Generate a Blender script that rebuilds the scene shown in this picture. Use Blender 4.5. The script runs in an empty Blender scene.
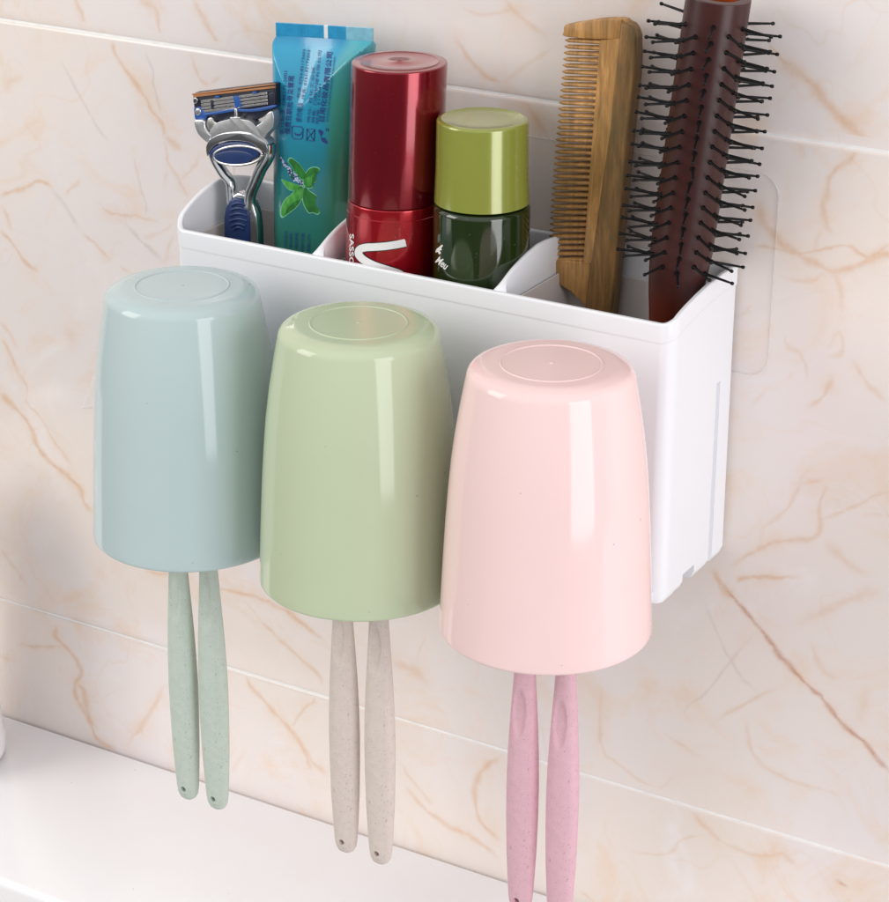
import bpy, bmesh, math, random
import numpy as np
from mathutils import Vector, Matrix, noise
random.seed(7)
S = 0.01                                    # everything below is written in centimetres
scene = bpy.context.scene
COL = scene.collection
# ------------------------------------------------------------------ camera
CF = 2318.6669; CC = Vector((42.13232, -74.69729, 56.33264))
CW = Vector((-0.4669839, 0.79267455, -0.39190955)).normalized()
CR = Vector((0.86080376, 0.50892395, 0.00364769)).normalized()
CU = CR.cross(CW).normalized()
cam_d = bpy.data.cameras.new('camera'); cam = bpy.data.objects.new('camera', cam_d); COL.objects.link(cam)
cam_d.sensor_fit = 'HORIZONTAL'; cam_d.sensor_width = 36.0; cam_d.lens = CF * 36.0 / 889.0
cam_d.clip_start = 0.02; cam_d.clip_end = 100
m = Matrix((( CR.x, CU.x, -CW.x, CC.x*S), (CR.y, CU.y, -CW.y, CC.y*S), (CR.z, CU.z, -CW.z, CC.z*S), (0,0,0,1)))
cam.matrix_world = m
scene.camera = cam
def ray(px, py): return (CW + CR*((px-444.5)/CF) - CU*((py-451.0)/CF))
def un(px, py, ax, v):                      # a measured point of the photograph on a real plane of the place
    d = ray(px, py); t = (v - CC[ax]) / d[ax]; return CC + d*t
def oncyl(px, py, cx, cy, r):
    d = ray(px, py); ox, oy = CC.x-cx, CC.y-cy
    a = d.x*d.x+d.y*d.y; b = 2*(ox*d.x+oy*d.y); c = ox*ox+oy*oy-r*r
    D = max(b*b-4*a*c, 0); t = (-b-math.sqrt(D))/(2*a); return CC + d*t
# ------------------------------------------------------------------ materials
def new_mat(name):
    M = bpy.data.materials.new(name); M.use_nodes = True
    return M, M.node_tree.nodes, M.node_tree.links, M.node_tree.nodes['Principled BSDF']
def setp(b, **k):
    names = dict(color='Base Color', rough='Roughness', metal='Metallic', spec='Specular IOR Level', coat='Coat Weight',
                 coatr='Coat Roughness', sss='Subsurface Weight', trans='Transmission Weight', ior='IOR', alpha='Alpha')
    for key, v in k.items():
        if key == 'color': v = (*v, 1)
        b.inputs[names[key]].default_value = v
def srgb(r, g, b):
    f = lambda c: (c/255/12.92) if c/255 <= .04045 else ((c/255+.055)/1.055)**2.4
    return (f(r), f(g), f(b))
def coords(N, L, kind='Object', scale=(1,1,1)):
    t = N.new('ShaderNodeTexCoord'); mp = N.new('ShaderNodeMapping'); mp.inputs['Scale'].default_value = scale
    L.new(t.outputs[kind], mp.inputs[0]); return mp.outputs[0]
def nz(N, L, vec, scale, detail=4, rough=.5, dist=0.0):
    n = N.new('ShaderNodeTexNoise'); n.inputs['Scale'].default_value = scale; n.inputs['Detail'].default_value = detail
    n.inputs['Roughness'].default_value = rough; n.inputs['Distortion'].default_value = dist
    if vec is not None: L.new(vec, n.inputs['Vector'])
    return n.outputs['Fac']
def ramp(N, L, fac, stops):
    r = N.new('ShaderNodeValToRGB'); el = r.color_ramp.elements
    while len(el) < len(stops): el.new(0.5)
    for e, (p, c) in zip(el, stops): e.position = p; e.color = (*c, 1) if len(c) == 3 else c
    L.new(fac, r.inputs[0]); return r.outputs[0]
def mixc(N, L, fac, a, b, mode='MIX'):
    n = N.new('ShaderNodeMix'); n.data_type = 'RGBA'; n.blend_type = mode
    for sock, v in ((n.inputs[0], fac), (n.inputs[6], a), (n.inputs[7], b)):
        if hasattr(v, 'links'): L.new(v, sock)
        elif isinstance(v, tuple): sock.default_value = (*v, 1)
        else: sock.default_value = v
    return n.outputs[2]
def math_(N, L, op, a, b=None):
    n = N.new('ShaderNodeMath'); n.operation = op
    for i, v in enumerate((a, b)):
        if v is None: continue
        if hasattr(v, 'links'): L.new(v, n.inputs[i])
        else: n.inputs[i].default_value = v
    return n.outputs[0]
def bump(N, L, b, h, strength, dist):
    n = N.new('ShaderNodeBump'); n.inputs['Strength'].default_value = strength; n.inputs['Distance'].default_value = dist
    L.new(h, n.inputs['Height']); L.new(n.outputs[0], b.inputs['Normal'])
def plain(name, color, rough=.4, mottle=.05, scale=60, wav=0.0, specks=0, **k):
    """a plastic-like surface: slight colour mottle, uneven gloss, faint waviness"""
    M, N, L, b = new_mat(name); setp(b, color=color, rough=rough, **k)
    v = coords(N, L)
    if mottle:
        f = nz(N, L, v, scale, 5, .6)
        lo = tuple(max(0, c*(1-mottle)) for c in color); hi = tuple(min(1, c*(1+mottle)) for c in color)
        L.new(ramp(N, L, f, [(.3, lo), (.7, hi)]), b.inputs['Base Color'])
        r = N.new('ShaderNodeMapRange'); r.inputs[3].default_value = max(.02, rough*.8); r.inputs[4].default_value = min(1, rough*1.25)
        L.new(nz(N, L, v, scale*3.1, 3), r.inputs[0]); L.new(r.outputs[0], b.inputs['Roughness'])
    if specks:                                   # a few moulding specks
        sp = ramp(N, L, nz(N, L, v, 330, 1, .4), [(.80, (0,0,0)), (.815, (1,1,1))]); src = b.inputs['Base Color'].links[0].from_socket
        L.new(mixc(N, L, math_(N, L, 'MULTIPLY', sp, specks), src, tuple(c*.45 for c in color)), b.inputs['Base Color'])
    if wav: bump(N, L, b, nz(N, L, v, 40, 2), wav, .0005)
    return M
MAT = {}
MAT['white'] = plain('white_plastic', (.79,.797,.83), .25, 0)
MAT['shade_insert'] = plain('taupe_painted_shade', (.60,.55,.53), .35, .03, 30, .1)  # taupe colour stands in for the shade inside the white compartments
MAT['cup_blue'] = plain('blue_grey_plastic', srgb(182,199,200), .09, .012, 25, .05, spec=.38, specks=.5)
MAT['cup_green'] = plain('sage_plastic', srgb(188,200,169), .09, .012, 25, .05, spec=.38, specks=.5)
MAT['cup_pink'] = plain('blush_plastic', srgb(239,209,207), .09, .012, 25, .05, spec=.38, specks=.5)
for k_, c_ in (('blue', (182,199,200)), ('green', (188,200,169)), ('pink', (239,209,207))):
    MAT['cup_'+k_+'_base'] = plain(k_+'_moulded_base', srgb(*c_), .24, .006, 12)
def speckle(name, color, dark):
    M, N, L, b = new_mat(name); setp(b, rough=.62, spec=.3)
    v = coords(N, L)
    base = ramp(N, L, nz(N, L, v, 300, 4), [(.3, tuple(c*.93 for c in color)), (.7, color)])
    spots = ramp(N, L, nz(N, L, v, 2100, 2, .5), [(.64, (0,0,0)), (.70, (1,1,1))])
    c1 = mixc(N, L, math_(N, L, 'MULTIPLY', spots, .55), base, dark)
    fib = coords(N, L, 'Object', (900, 900, 260))
    fs = ramp(N, L, nz(N, L, fib, 1.0, 2, .5), [(.70, (0,0,0)), (.76, (1,1,1))])
    c2 = mixc(N, L, math_(N, L, 'MULTIPLY', fs, .4), c1, tuple(c*.7 for c in dark))
    L.new(c2, b.inputs['Base Color'])
    bump(N, L, b, nz(N, L, v, 700, 3), .25, .0003)
    return M
MAT['br_green'] = speckle('green_wheat_straw', srgb(193,204,192), srgb(116,126,116))
MAT['br_beige'] = speckle('beige_wheat_straw', srgb(214,202,194), srgb(128,108,98))
MAT['br_pink'] = speckle('pink_wheat_straw', srgb(219,177,188), srgb(146,98,112))
MAT['bristle'] = plain('white_nylon', (.8,.8,.8), .5, .03)
MAT['dark_hole'] = plain('hole_lining', (.09,.09,.085), .7, .05)
def tile_mat():
    M, N, L, b = new_mat('cream_marble_tile'); setp(b, rough=.16, spec=.45)
    v = coords(N, L)
    big = nz(N, L, v, 5.5, 6, .6, .4)
    base = ramp(N, L, big, [(.30, srgb(229,218,208)), (.47, srgb(230,220,214)), (.60, srgb(229,221,220)), (.75, srgb(226,219,222))])
    med = nz(N, L, v, 26, 8, .68, .8)
    base = mixc(N, L, ramp(N, L, med, [(.53, (0,0,0)), (.68, (.62,.62,.62))]), base, srgb(230,204,182))
    lt = nz(N, L, v, 17, 7, .65, 1.2)
    base = mixc(N, L, ramp(N, L, lt, [(.56, (0,0,0)), (.72, (.6,.6,.6))]), base, srgb(236,230,229))
    # hair veins: ridge lines of warped noise, broken up by a coarse mask
    for sc, wd, st, cl, mk in ((9, .007, .30, srgb(226,190,156), 9), (15, .012, .24, srgb(228,196,166), 14), (7, .004, .22, srgb(206,194,188), 7)):
        r = nz(N, L, v, sc, 3, .5, .7)
        d = math_(N, L, 'ABSOLUTE', math_(N, L, 'SUBTRACT', r, .5))
        line = ramp(N, L, d, [(0, (1,1,1)), (wd, (0,0,0))])
        mask = ramp(N, L, nz(N, L, v, mk, 3), [(.44, (0,0,0)), (.64, (1,1,1))])
        k = math_(N, L, 'MULTIPLY', math_(N, L, 'MULTIPLY', line, mask), st)
        base = mixc(N, L, k, base, cl)
    # the larger veins: strength (R*G) and kind (B) carried by the mesh
    at = N.new('ShaderNodeAttribute'); at.attribute_name = 'vein'; sc_ = N.new('ShaderNodeSeparateColor'); L.new(at.outputs['Color'], sc_.inputs[0])
    n1 = ramp(N, L, nz(N, L, v, 160, 5, .7), [(.30, (.40,.40,.40)), (.58, (1,1,1))])
    n2 = ramp(N, L, nz(N, L, v, 90, 7, .7), [(.38, (.1,.1,.1)), (.62, (1,1,1))])
    base = mixc(N, L, math_(N, L, 'MULTIPLY', sc_.outputs[1], n2), base, srgb(226,190,156))
    e = math_(N, L, 'MULTIPLY', sc_.outputs[0], n1)
    vc = ramp(N, L, sc_.outputs[2], [(0, srgb(214,168,124)), (.5, srgb(186,122,80)), (1, srgb(176,164,158))])
    base = mixc(N, L, e, base, vc)
    L.new(base, b.inputs['Base Color'])
    bump(N, L, b, nz(N, L, v, 22, 2), .05, .0012)
    return M
MAT['tile'] = tile_mat()
MAT['grout'] = plain('white_grout', (.86,.85,.84), .7, .06, 200)
MAT['counter'] = plain('white_ceramic', srgb(238,236,238), .12, .012, 20, .04, specks=.6)
MAT['bottle_white'] = plain('glossy_white_bottle', (.84,.84,.86), .15, .01)
# ------------------------------------------------------------------ objects
def tag(o, label=None, cat=None, group=None, kind=None):
    for k, v in (('label', label), ('category', cat), ('group', group), ('kind', kind)):
        if v: o[k] = v
    return o
ORI = {}
def thing(name, loc, label, cat, group=None, kind=None):
    o = bpy.data.objects.new(name, None); COL.objects.link(o); o.location = Vector(loc)*S; o.empty_display_size = .01
    ORI[o.name] = Vector(loc); return tag(o, label, cat, group, kind)
def mk(name, verts, faces, mats, parent=None, smooth=True, midx=None, origin=None):
    """one mesh object; verts in world centimetres"""
    if parent is not None: org = ORI[parent.name]
    else: org = Vector(origin) if origin is not None else Vector((0,0,0))
    me = bpy.data.meshes.new(name)
    me.from_pydata([tuple((Vector(v)-org)*S) for v in verts], [], faces); me.update()
    for mt in (mats if isinstance(mats, (list, tuple)) else [mats]): me.materials.append(mt)
    if midx: me.polygons.foreach_set('material_index', midx)
    if smooth is True: me.polygons.foreach_set('use_smooth', [True]*len(me.polygons))
    o = bpy.data.objects.new(name, me); COL.objects.link(o)
    if parent is not None: o.parent = parent
    else: o.location = org*S
    ORI[o.name] = org
    return o
def from_bm(name, bm, mats, parent=None, origin=None, smooth_angle=40):
    if parent is not None: org = ORI[parent.name]
    else: org = Vector(origin) if origin is not None else Vector((0,0,0))
    bmesh.ops.recalc_face_normals(bm, faces=bm.faces)
    for v in bm.verts: v.co = (v.co - org)*S
    for f in bm.faces: f.smooth = True
    if smooth_angle is not None:
        for e in bm.edges:
            if len(e.link_faces) == 2 and e.calc_face_angle(0) > math.radians(smooth_angle): e.smooth = False
    me = bpy.data.meshes.new(name); bm.to_mesh(me); bm.free()
    for mt in (mats if isinstance(mats, (list, tuple)) else [mats]): me.materials.append(mt)
    o = bpy.data.objects.new(name, me); COL.objects.link(o)
    if parent is not None: o.parent = parent
    else: o.location = org*S
    ORI[o.name] = org
    return o
def sharp(o, ang=35):
    bm = bmesh.new(); bm.from_mesh(o.data)
    bmesh.ops.recalc_face_normals(bm, faces=bm.faces)
    for e in bm.edges:
        e.smooth = not (len(e.link_faces) == 2 and e.calc_face_angle(0) > math.radians(ang))
    bm.to_mesh(o.data); bm.free(); return o
def lathe(prof, cx, cy, seg=96, lean=0.0, z0=0.0):
    """prof: list of (r, z); closed surface of revolution"""
    V, F = [], []; rings = []
    for r, z in prof:
        if r < 1e-6: rings.append([len(V)]); V.append((cx+lean*(z-z0), cy, z))
        else:
            rings.append(list(range(len(V), len(V)+seg)))
            for i in range(seg):
                a = 2*math.pi*i/seg; V.append((cx+lean*(z-z0)+r*math.cos(a), cy+r*math.sin(a), z))
    for A, B in zip(rings, rings[1:]):
        if len(A) == 1 and len(B) == 1: continue
        for i in range(seg):
            j = (i+1) % seg
            if len(A) == 1: F.append((A[0], B[i], B[j]))
            elif len(B) == 1: F.append((A[i], B[0], A[j]))
            else: F.append((A[i], B[i], B[j], A[j]))
    return V, F
def fillet(prof, rads, n=6):
    """round the corners of a profile"""
    out = []
    for i, p in enumerate(prof):
        r = rads.get(i, 0)
        if r == 0 or i in (0, len(prof)-1): out.append(p); continue
        a, b, c = Vector(prof[i-1]), Vector(p), Vector(prof[i+1])
        d1, d2 = (a-b), (c-b); r1 = min(r, d1.length*.49, d2.length*.49)
        s, e = b+d1.normalized()*r1, b+d2.normalized()*r1
        for k in range(n+1):
            t = k/n; q = (1-t)**2*s + 2*t*(1-t)*b + t*t*e; out.append((q.x, q.y))
    return out
def tube(path, radii, seg=12, flat=1.0, up=Vector((0,1,0))):
    """swept tube with caps; flat scales the radius along `up`"""
    P = [Vector(p) for p in path]; V, F = [], []
    for i, p in enumerate(P):
        t = (P[min(i+1, len(P)-1)] - P[max(i-1, 0)]).normalized()
        n = (up - t*up.dot(t)).normalized(); s = t.cross(n)
        for k in range(seg):
            a = 2*math.pi*k/seg; V.append(p + s*math.cos(a)*radii[i] + n*math.sin(a)*radii[i]*flat)
    for i in range(len(P)-1):
        for k in range(seg):
            j = (k+1) % seg; F.append((i*seg+k, i*seg+j, (i+1)*seg+j, (i+1)*seg+k))
    F.append(tuple(range(seg))[::-1]); F.append(tuple(range((len(P)-1)*seg, len(P)*seg)))
    return V, F
def smooth_path(pts, n=8):
    P = [Vector(p) for p in pts]; out = []
    for i in range(len(P)-1):
        a, b, c, d = P[max(i-1,0)], P[i], P[i+1], P[min(i+2, len(P)-1)]
        for k in range(n):
            t = k/n
            out.append(.5*((2*b) + (c-a)*t + (2*a-5*b+4*c-d)*t*t + (3*b-a-3*c+d)*t**3))
    out.append(P[-1]); return out
def bm_box(x0, x1, y0, y1, z0, z1, bev=0.0, seg=3):
    bm = bmesh.new(); bmesh.ops.create_cube(bm, size=1)
    for v in bm.verts: v.co = Vector(((x0+x1)/2+v.co.x*(x1-x0), (y0+y1)/2+v.co.y*(y1-y0), (z0+z1)/2+v.co.z*(z1-z0)))
    if bev: bmesh.ops.bevel(bm, geom=list(bm.edges), offset=bev, segments=seg, profile=.5, affect='EDGES')
    return bm
def bm_poly(pts, y0, y1, bev=0.0, seg=3):
    """polygon given by (x, z) points extruded from y0 (front) to y1, edges of both caps rounded"""
    bm = bmesh.new(); vs = [bm.verts.new((x, y0, z)) for x, z in pts]; f = bm.faces.new(vs)
    r = bmesh.ops.extrude_face_region(bm, geom=[f]); nv = [e for e in r['geom'] if isinstance(e, bmesh.types.BMVert)]
    for v in nv: v.co.y = y1
    bm.normal_update()
    if bev:
        cap = [e for e in bm.edges if abs(e.verts[0].co.y - e.verts[1].co.y) < 1e-6]
        bmesh.ops.bevel(bm, geom=cap, offset=bev, segments=seg, profile=.5, affect='EDGES', clamp_overlap=True)
    return bm
def px_poly(pp, y): return [(q.x, q.z) for q in (un(a, b, 1, y) for a, b in pp)]
def smooth_px(pp, n=5, closed=True):
    P = [Vector((a, b)) for a, b in pp]; out = []; m_ = len(P)
    for i in range(m_):
        a, b, c, d = P[i-1], P[i], P[(i+1) % m_], P[(i+2) % m_]
        for k in range(n):
            t = k/n; q = .5*((2*b)+(c-a)*t+(2*a-5*b+4*c-d)*t*t+(3*b-a-3*c+d)*t**3); out.append((q.x, q.y))
    return out
def ell(cx, cy, rx, ry, n=40, rot=0):
    o = []
    for i in range(n):
        a = 2*math.pi*i/n; x, y = rx*math.cos(a), ry*math.sin(a)
        o.append((cx+x*math.cos(rot)-y*math.sin(rot), cy+x*math.sin(rot)+y*math.cos(rot)))
    return o
def text_geo(body, size, bold=0.0):
    cu = bpy.data.curves.new('lettering', 'FONT'); cu.body = body; cu.size = size; cu.offset = bold; cu.resolution_u = 3
    t = bpy.data.objects.new('lettering', cu); COL.objects.link(t)
    dg = bpy.context.evaluated_depsgraph_get(); dg.update()
    me = bpy.data.meshes.new_from_object(t.evaluated_get(dg))
    V = [v.co.copy() for v in me.vertices]; F = [tuple(p.vertices) for p in me.polygons]
    bpy.data.objects.remove(t); bpy.data.curves.remove(cu); bpy.data.meshes.remove(me)
    return V, F
def merge(parts):
    V, F = [], []
    for v, f in parts:
        k = len(V); V += list(v); F += [tuple(i+k for i in q) for q in f]
    return V, F
def boolean(o, cutters):
    for c in cutters:
        md = o.modifiers.new('cut', 'BOOLEAN'); md.object = c; md.operation = 'DIFFERENCE'; md.solver = 'EXACT'
    dg = bpy.context.evaluated_depsgraph_get(); dg.update()
    me = bpy.data.meshes.new_from_object(o.evaluated_get(dg)); o.modifiers.clear()
    old = o.data; o.data = me; bpy.data.meshes.remove(old)
    for c in cutters:
        d = c.data; bpy.data.objects.remove(c); bpy.data.meshes.remove(d)
    return o
# ------------------------------------------------------------------ tiled wall
ZT, ZG = 34.50, 6.26
wall = thing('tiled_wall', (0,0,0), 'cream marble tiled bathroom wall with tan veins behind the white holder', 'wall')
from_bm('grout', bm_box(-92, 88, .07, 1.5, -25, 63), MAT['grout'], wall)
VEINS = [ # strength, width px, kind, points measured on the photograph
 (.85,2.4,0,[(0,195),(13,191),(25,189),(38,181),(53,187)]),(.6,1.8,0,[(66,195),(73,187),(80,179)]),
 (.8,2.4,0,[(111,43),(114,54),(126,70),(137,85),(146,99),(150,109),(161,123),(165,138)]),(.7,4,0,[(165,138),(173,143),(182,150)]),
 (.6,2,0,[(166,140),(168,162),(178,178),(187,198)]),(.35,2,0,[(168,162),(164,189)]),(.5,1.2,2,[(144,53),(153,70),(155,90),(161,117)]),
 (.5,1.2,2,[(61,61),(74,83),(90,115),(108,142)]),(.6,2.8,0,[(74,-4),(81,11),(87,31)]),(.6,2.8,0,[(140,0),(155,10),(159,27),(161,42)]),
 (.6,2,0,[(191,53),(199,77),(210,86)]),(.6,1.8,0,[(223,74),(210,86)]),(.65,3,0,[(192,-3),(207,25),(224,56)]),(.4,1.6,0,[(181,180),(191,171),(199,155)]),
 (.3,4,0,[(4,88),(13,80),(25,74)]),(.4,1.4,2,[(133,157),(138,180),(144,200),(146,214)]),(.8,2.6,0,[(0,231),(11,241),(19,253),(24,262),(37,269)]),
 (.55,2.4,0,[(3,209),(9,220),(11,233)]),(.4,2,2,[(51,187),(64,204),(81,232)]),(.65,2,0,[(81,232),(95,244),(111,260)]),(.6,2,0,[(121,264),(131,273)]),
 (.6,1.6,0,[(102,207),(109,212),(133,216),(160,222)]),(.5,2.4,2,[(123,222),(142,241),(162,260)]),(.35,2,0,[(142,237),(160,233),(175,222)]),
 (.6,2.2,0,[(164,263),(174,233)]),(.4,2.4,0,[(0,322),(10,333),(15,348)]),(.65,2.6,0,[(0,338),(10,353),(22,380)]),
 (.55,1.5,0,[(18,370),(27,387),(27,403),(41,418),(56,444),(74,469)]),(.85,3.6,0,[(-3,391),(15,408),(31,426),(36,444),(51,463),(77,485),(83,500),(93,510)]),
 (.35,6,0,[(66,324),(73,348)]),(.7,3,0,[(145,569),(158,574),(170,574)]),(.8,2.6,0,[(215,588),(242,594),(269,602),(299,621),(326,644)]),
 (.65,2.4,0,[(242,598),(276,636),(315,671),(322,686)]),(.4,2.4,0,[(0,546),(13,566),(28,587)]),
 (.85,3.4,0,[(57,626),(55,636),(63,645),(75,657),(82,672),(75,684),(78,701),(90,722),(97,739),(115,749)]),(.7,4,0,[(75,684),(84,690),(88,712),(97,730)]),
 (.6,2.4,0,[(19,645),(42,647),(61,647)]),(.5,3.4,0,[(126,747),(147,718),(166,684)]),(.35,2.4,0,[(-2,655),(15,663)]),
 (.75,2.6,0,[(233,647),(249,682),(268,705),(289,728),(306,754),(310,770)]),(.6,2.2,0,[(289,728),(306,708),(317,697)]),(.4,3,0,[(231,773),(245,750)]),
 (.6,2.4,0,[(292,728),(311,759),(326,774)]),(.5,6,0,[(391,663),(414,671),(429,686)]),(.4,1.4,0,[(414,667),(426,633)]),
 (.65,2.6,0,[(406,786),(422,805),(445,824),(475,839),(498,858)]),(.75,3.2,0,[(502,755),(483,770),(475,789),(479,820),(502,841)]),(.5,2,0,[(399,763),(414,782),(433,805)]),
 (.9,5,0,[(713,570),(723,587),(732,596)]),(1,2.6,1,[(718,580),(741,605),(760,629),(782,657),(801,679),(823,700),(841,722),(867,746),(892,775)]),
 (.75,2.2,0,[(736,583),(745,577),(771,577),(801,577)]),(.4,1.3,2,[(704,600),(730,659),(760,696)]),(.4,1.3,2,[(753,633),(712,685),(682,714)]),
 (.45,2,0,[(714,722),(745,703),(778,688)]),(.5,2,0,[(601,685),(601,744),(615,762),(658,792)]),(.45,2,0,[(658,792),(673,775)]),(.65,1.6,0,[(664,733),(697,755)]),
 (.4,2.4,0,[(745,718),(754,755),(782,777),(845,796)]),(.4,3.4,0,[(812,640),(823,670),(841,677)]),(.5,2.4,0,[(686,807),(715,836),(752,855),(782,855),(797,866)]),
 (.9,3,1,[(836,880),(847,886)]),(.4,1.6,0,[(630,851),(667,855),(682,840),(704,835)]),(.4,5,0,[(797,625),(856,596),(878,592)]),(.4,7,0,[(867,688),(860,725)]),
 (.6,2,0,[(578,892),(593,901)]),(.8,4.2,0,[(768,42),(783,60),(799,73),(814,88),(830,107),(847,125),(864,142),(874,148)]),
 (.65,2.6,0,[(856,151),(849,159),(837,169),(830,179),(825,197),(823,214),(833,233)]),(.45,2.4,0,[(799,139),(804,159)]),
 (.75,3.6,0,[(757,204),(765,226),(781,242),(807,260),(833,271),(865,262),(881,255),(892,254)]),
 (.8,1.5,0,[(746,245),(778,249),(801,254),(846,246),(862,255),(871,258),(892,243)]),(.45,2.4,0,[(833,271),(839,284),(841,310)]),(.4,2.2,0,[(833,271),(807,281),(781,276)]),
 (.45,3.4,0,[(812,252),(822,230)]),(.6,2.4,0,[(807,410),(823,394),(834,377)]),(.45,2.4,0,[(785,336),(789,349),(802,355),(807,381)]),
 (.5,2.4,0,[(852,361),(868,384),(887,403)]),(.35,2.4,0,[(748,408),(768,387)]),(.35,1.6,0,[(736,318),(756,302)]),(.4,2,0,[(826,349),(839,332),(842,352),(829,355)]),
 (.6,2.4,0,[(729,567),(768,544),(815,536),(820,505),(828,484)]),(.6,2.2,0,[(794,484),(825,479)]),(.4,2,0,[(758,533),(789,505),(810,463)]),
 (.45,1.8,0,[(820,520),(857,505),(892,488)]),(.4,1.6,0,[(862,515),(890,515)]),(.65,2.4,0,[(454,36),(476,67),(508,90)]),(.6,2.4,0,[(503,-2),(521,18),(544,36)]),
 (.6,2.4,0,[(526,103),(537,120),(548,139)]),(.35,1.6,0,[(503,85),(530,62),(557,45)]),(.4,2,0,[(462,8),(490,14),(520,4)]),(.4,5,0,[(826,540),(842,560),(870,575)]),
]
def vein_field(xs, zs, lo, hi):
    """strength of the marble's veins over the grid of a tile's face: core, soft halo, kind"""
    NX, NZ = len(xs), len(zs); core = np.zeros((NZ, NX)); halo = np.zeros((NZ, NX)); kind = np.zeros((NZ, NX))
    XS, ZS = np.array(xs), np.array(zs)
    for n_, (st, wd, kd, pp) in enumerate(VEINS):
        W = [un(a_, b_, 1, 0.0) for a_, b_ in pp]
        if not (lo < W[len(W)//2].z < hi): continue
        P = smooth_path(W, 9); sd = n_*13.7; L_ = len(P); soft = st >= .5 and kd < 2
        nv = lambda p, f, o: noise.noise(Vector((p.x*f, p.z*f, sd+o)))
        Q = [p+Vector((nv(p,1.6,0), 0, nv(p,1.6,50)))*.09+Vector((nv(p,5,0), 0, nv(p,5,50)))*.045 for p in P]
        for i in range(L_-1):
            p, q = Q[i], Q[i+1]
            w = max(.022, wd*.039*(.95+.9*nv(p, 2.1, 9))); H = .22+wd*.13*(1+1.2*nv(p, .8, 4)) if soft else w*2
            hl = .36*max(0, min(1, .5+1.6*nv(p, 1.1, 2))) if soft else .10
            e = min(1, min(i, L_-2-i)/5+.12); m_ = max(w, H)*2.2
            i0, i1 = np.searchsorted(XS, min(p.x, q.x)-m_), np.searchsorted(XS, max(p.x, q.x)+m_)
            j0, j1 = np.searchsorted(ZS, min(p.z, q.z)-m_), np.searchsorted(ZS, max(p.z, q.z)+m_)
            if i1 <= i0 or j1 <= j0: continue
            X, Z = np.meshgrid(XS[i0:i1], ZS[j0:j1]); dx, dz = q.x-p.x, q.z-p.z
            t = np.clip(((X-p.x)*dx+(Z-p.z)*dz)/(dx*dx+dz*dz+1e-9), 0, 1); d = np.hypot(X-p.x-t*dx, Z-p.z-t*dz)
            c = .72*st*e*np.exp(-(d/w)**2*1.1); h_ = hl*e*np.exp(-(d/H)**2*1.6)
            sub = core[j0:j1, i0:i1]; k_ = kind[j0:j1, i0:i1]
            k_[c > sub] = kd*.5; np.maximum(sub, c, out=sub)
            s2 = halo[j0:j1, i0:i1]; np.maximum(s2, h_, out=s2)
    return core, halo, kind
def tile(x0, x1, z0, z1, veins=False):
    g = .045; be, dp = .26, .09
    lo, hi = z0, z1
    x0 += g; x1 -= g; z0 += g; z1 -= g
    V, F = [], []
    prof = [(0, .6)] + [(be*(1-math.cos(t)), dp*(1-math.sin(t))) for t in [math.pi/2*i/6 for i in range(7)]]
    for ins, y in prof:
        V += [(x0+ins, y, z0+ins*1.5), (x1-ins, y, z0+ins*1.5), (x1-ins, y, z1-ins*.5), (x0+ins, y, z1-ins*.5)]
    for i in range(len(prof)-1):
        for k in range(4):
            j = (k+1) % 4; F.append((i*4+k, i*4+j, (i+1)*4+j, (i+1)*4+k))
    nv0 = len(V)
    if not veins:
        k = (len(prof)-1)*4; F.append((k, k+1, k+2, k+3))
        o = mk('tile', V, F, MAT['tile'], wall); sharp(o, 35); return
    # the face as a fine grid that carries the veins
    a, b, c, d = x0+be, x1-be, z0+be*1.5, z1-be*.5; st_ = .062
    def axis(lo_, hi_, v0, v1):
        v0, v1 = max(lo_, v0), min(hi_, v1); out = list(np.linspace(v0, v1, int((v1-v0)/st_)+1))
        return ([lo_] if lo_ < v0-1e-6 else [])+out+([hi_] if hi_ > v1+1e-6 else [])
    xs, zs = axis(a, b, -28.5, 23), axis(c, d, -1, 44)
    core, halo, kind = vein_field(xs, zs, lo, hi); NX, NZ = len(xs), len(zs)
    X, Z = np.meshgrid(xs, zs); G = np.stack([X.ravel(), np.zeros(NX*NZ), Z.ravel()], 1)
    allv = np.concatenate([np.array(V), G])*S
    I = np.arange(NZ-1)[:, None]*NX+np.arange(NX-1)[None, :]; I = I.ravel()+nv0
    quads = np.concatenate([np.array(F), np.stack([I, I+1, I+1+NX, I+NX], 1)])
    me = bpy.data.meshes.new('tile'); me.vertices.add(len(allv)); me.vertices.foreach_set('co', allv.astype(np.float32).ravel())
    me.loops.add(quads.size); me.loops.foreach_set('vertex_index', quads.astype(np.int32).ravel())
    me.polygons.add(len(quads)); me.polygons.foreach_set('loop_start', (np.arange(len(quads))*4).astype(np.int32))
    me.polygons.foreach_set('use_smooth', np.ones(len(quads), dtype=bool)); me.update(calc_edges=True); me.validate()
    at = me.color_attributes.new('vein', 'FLOAT_COLOR', 'POINT'); A = np.zeros((len(allv), 4), np.float32)
    A[nv0:, 0] = core.ravel(); A[nv0:, 1] = halo.ravel(); A[nv0:, 2] = kind.ravel(); A[:, 3] = 1
    at.data.foreach_set('color', A.ravel())
    me.materials.append(MAT['tile']); o = bpy.data.objects.new('tile', me); COL.objects.link(o); o.parent = wall
for x0, x1 in ((-92, -32), (-32, 28), (28, 88)):
    for z0, z1 in ((ZG-28.24, ZG), (ZG, ZT), (ZT, ZT+28.24)):
        tile(x0, x1, max(z0, -.6) if z0 < 0 else z0, z1, x0 == -32)
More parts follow.
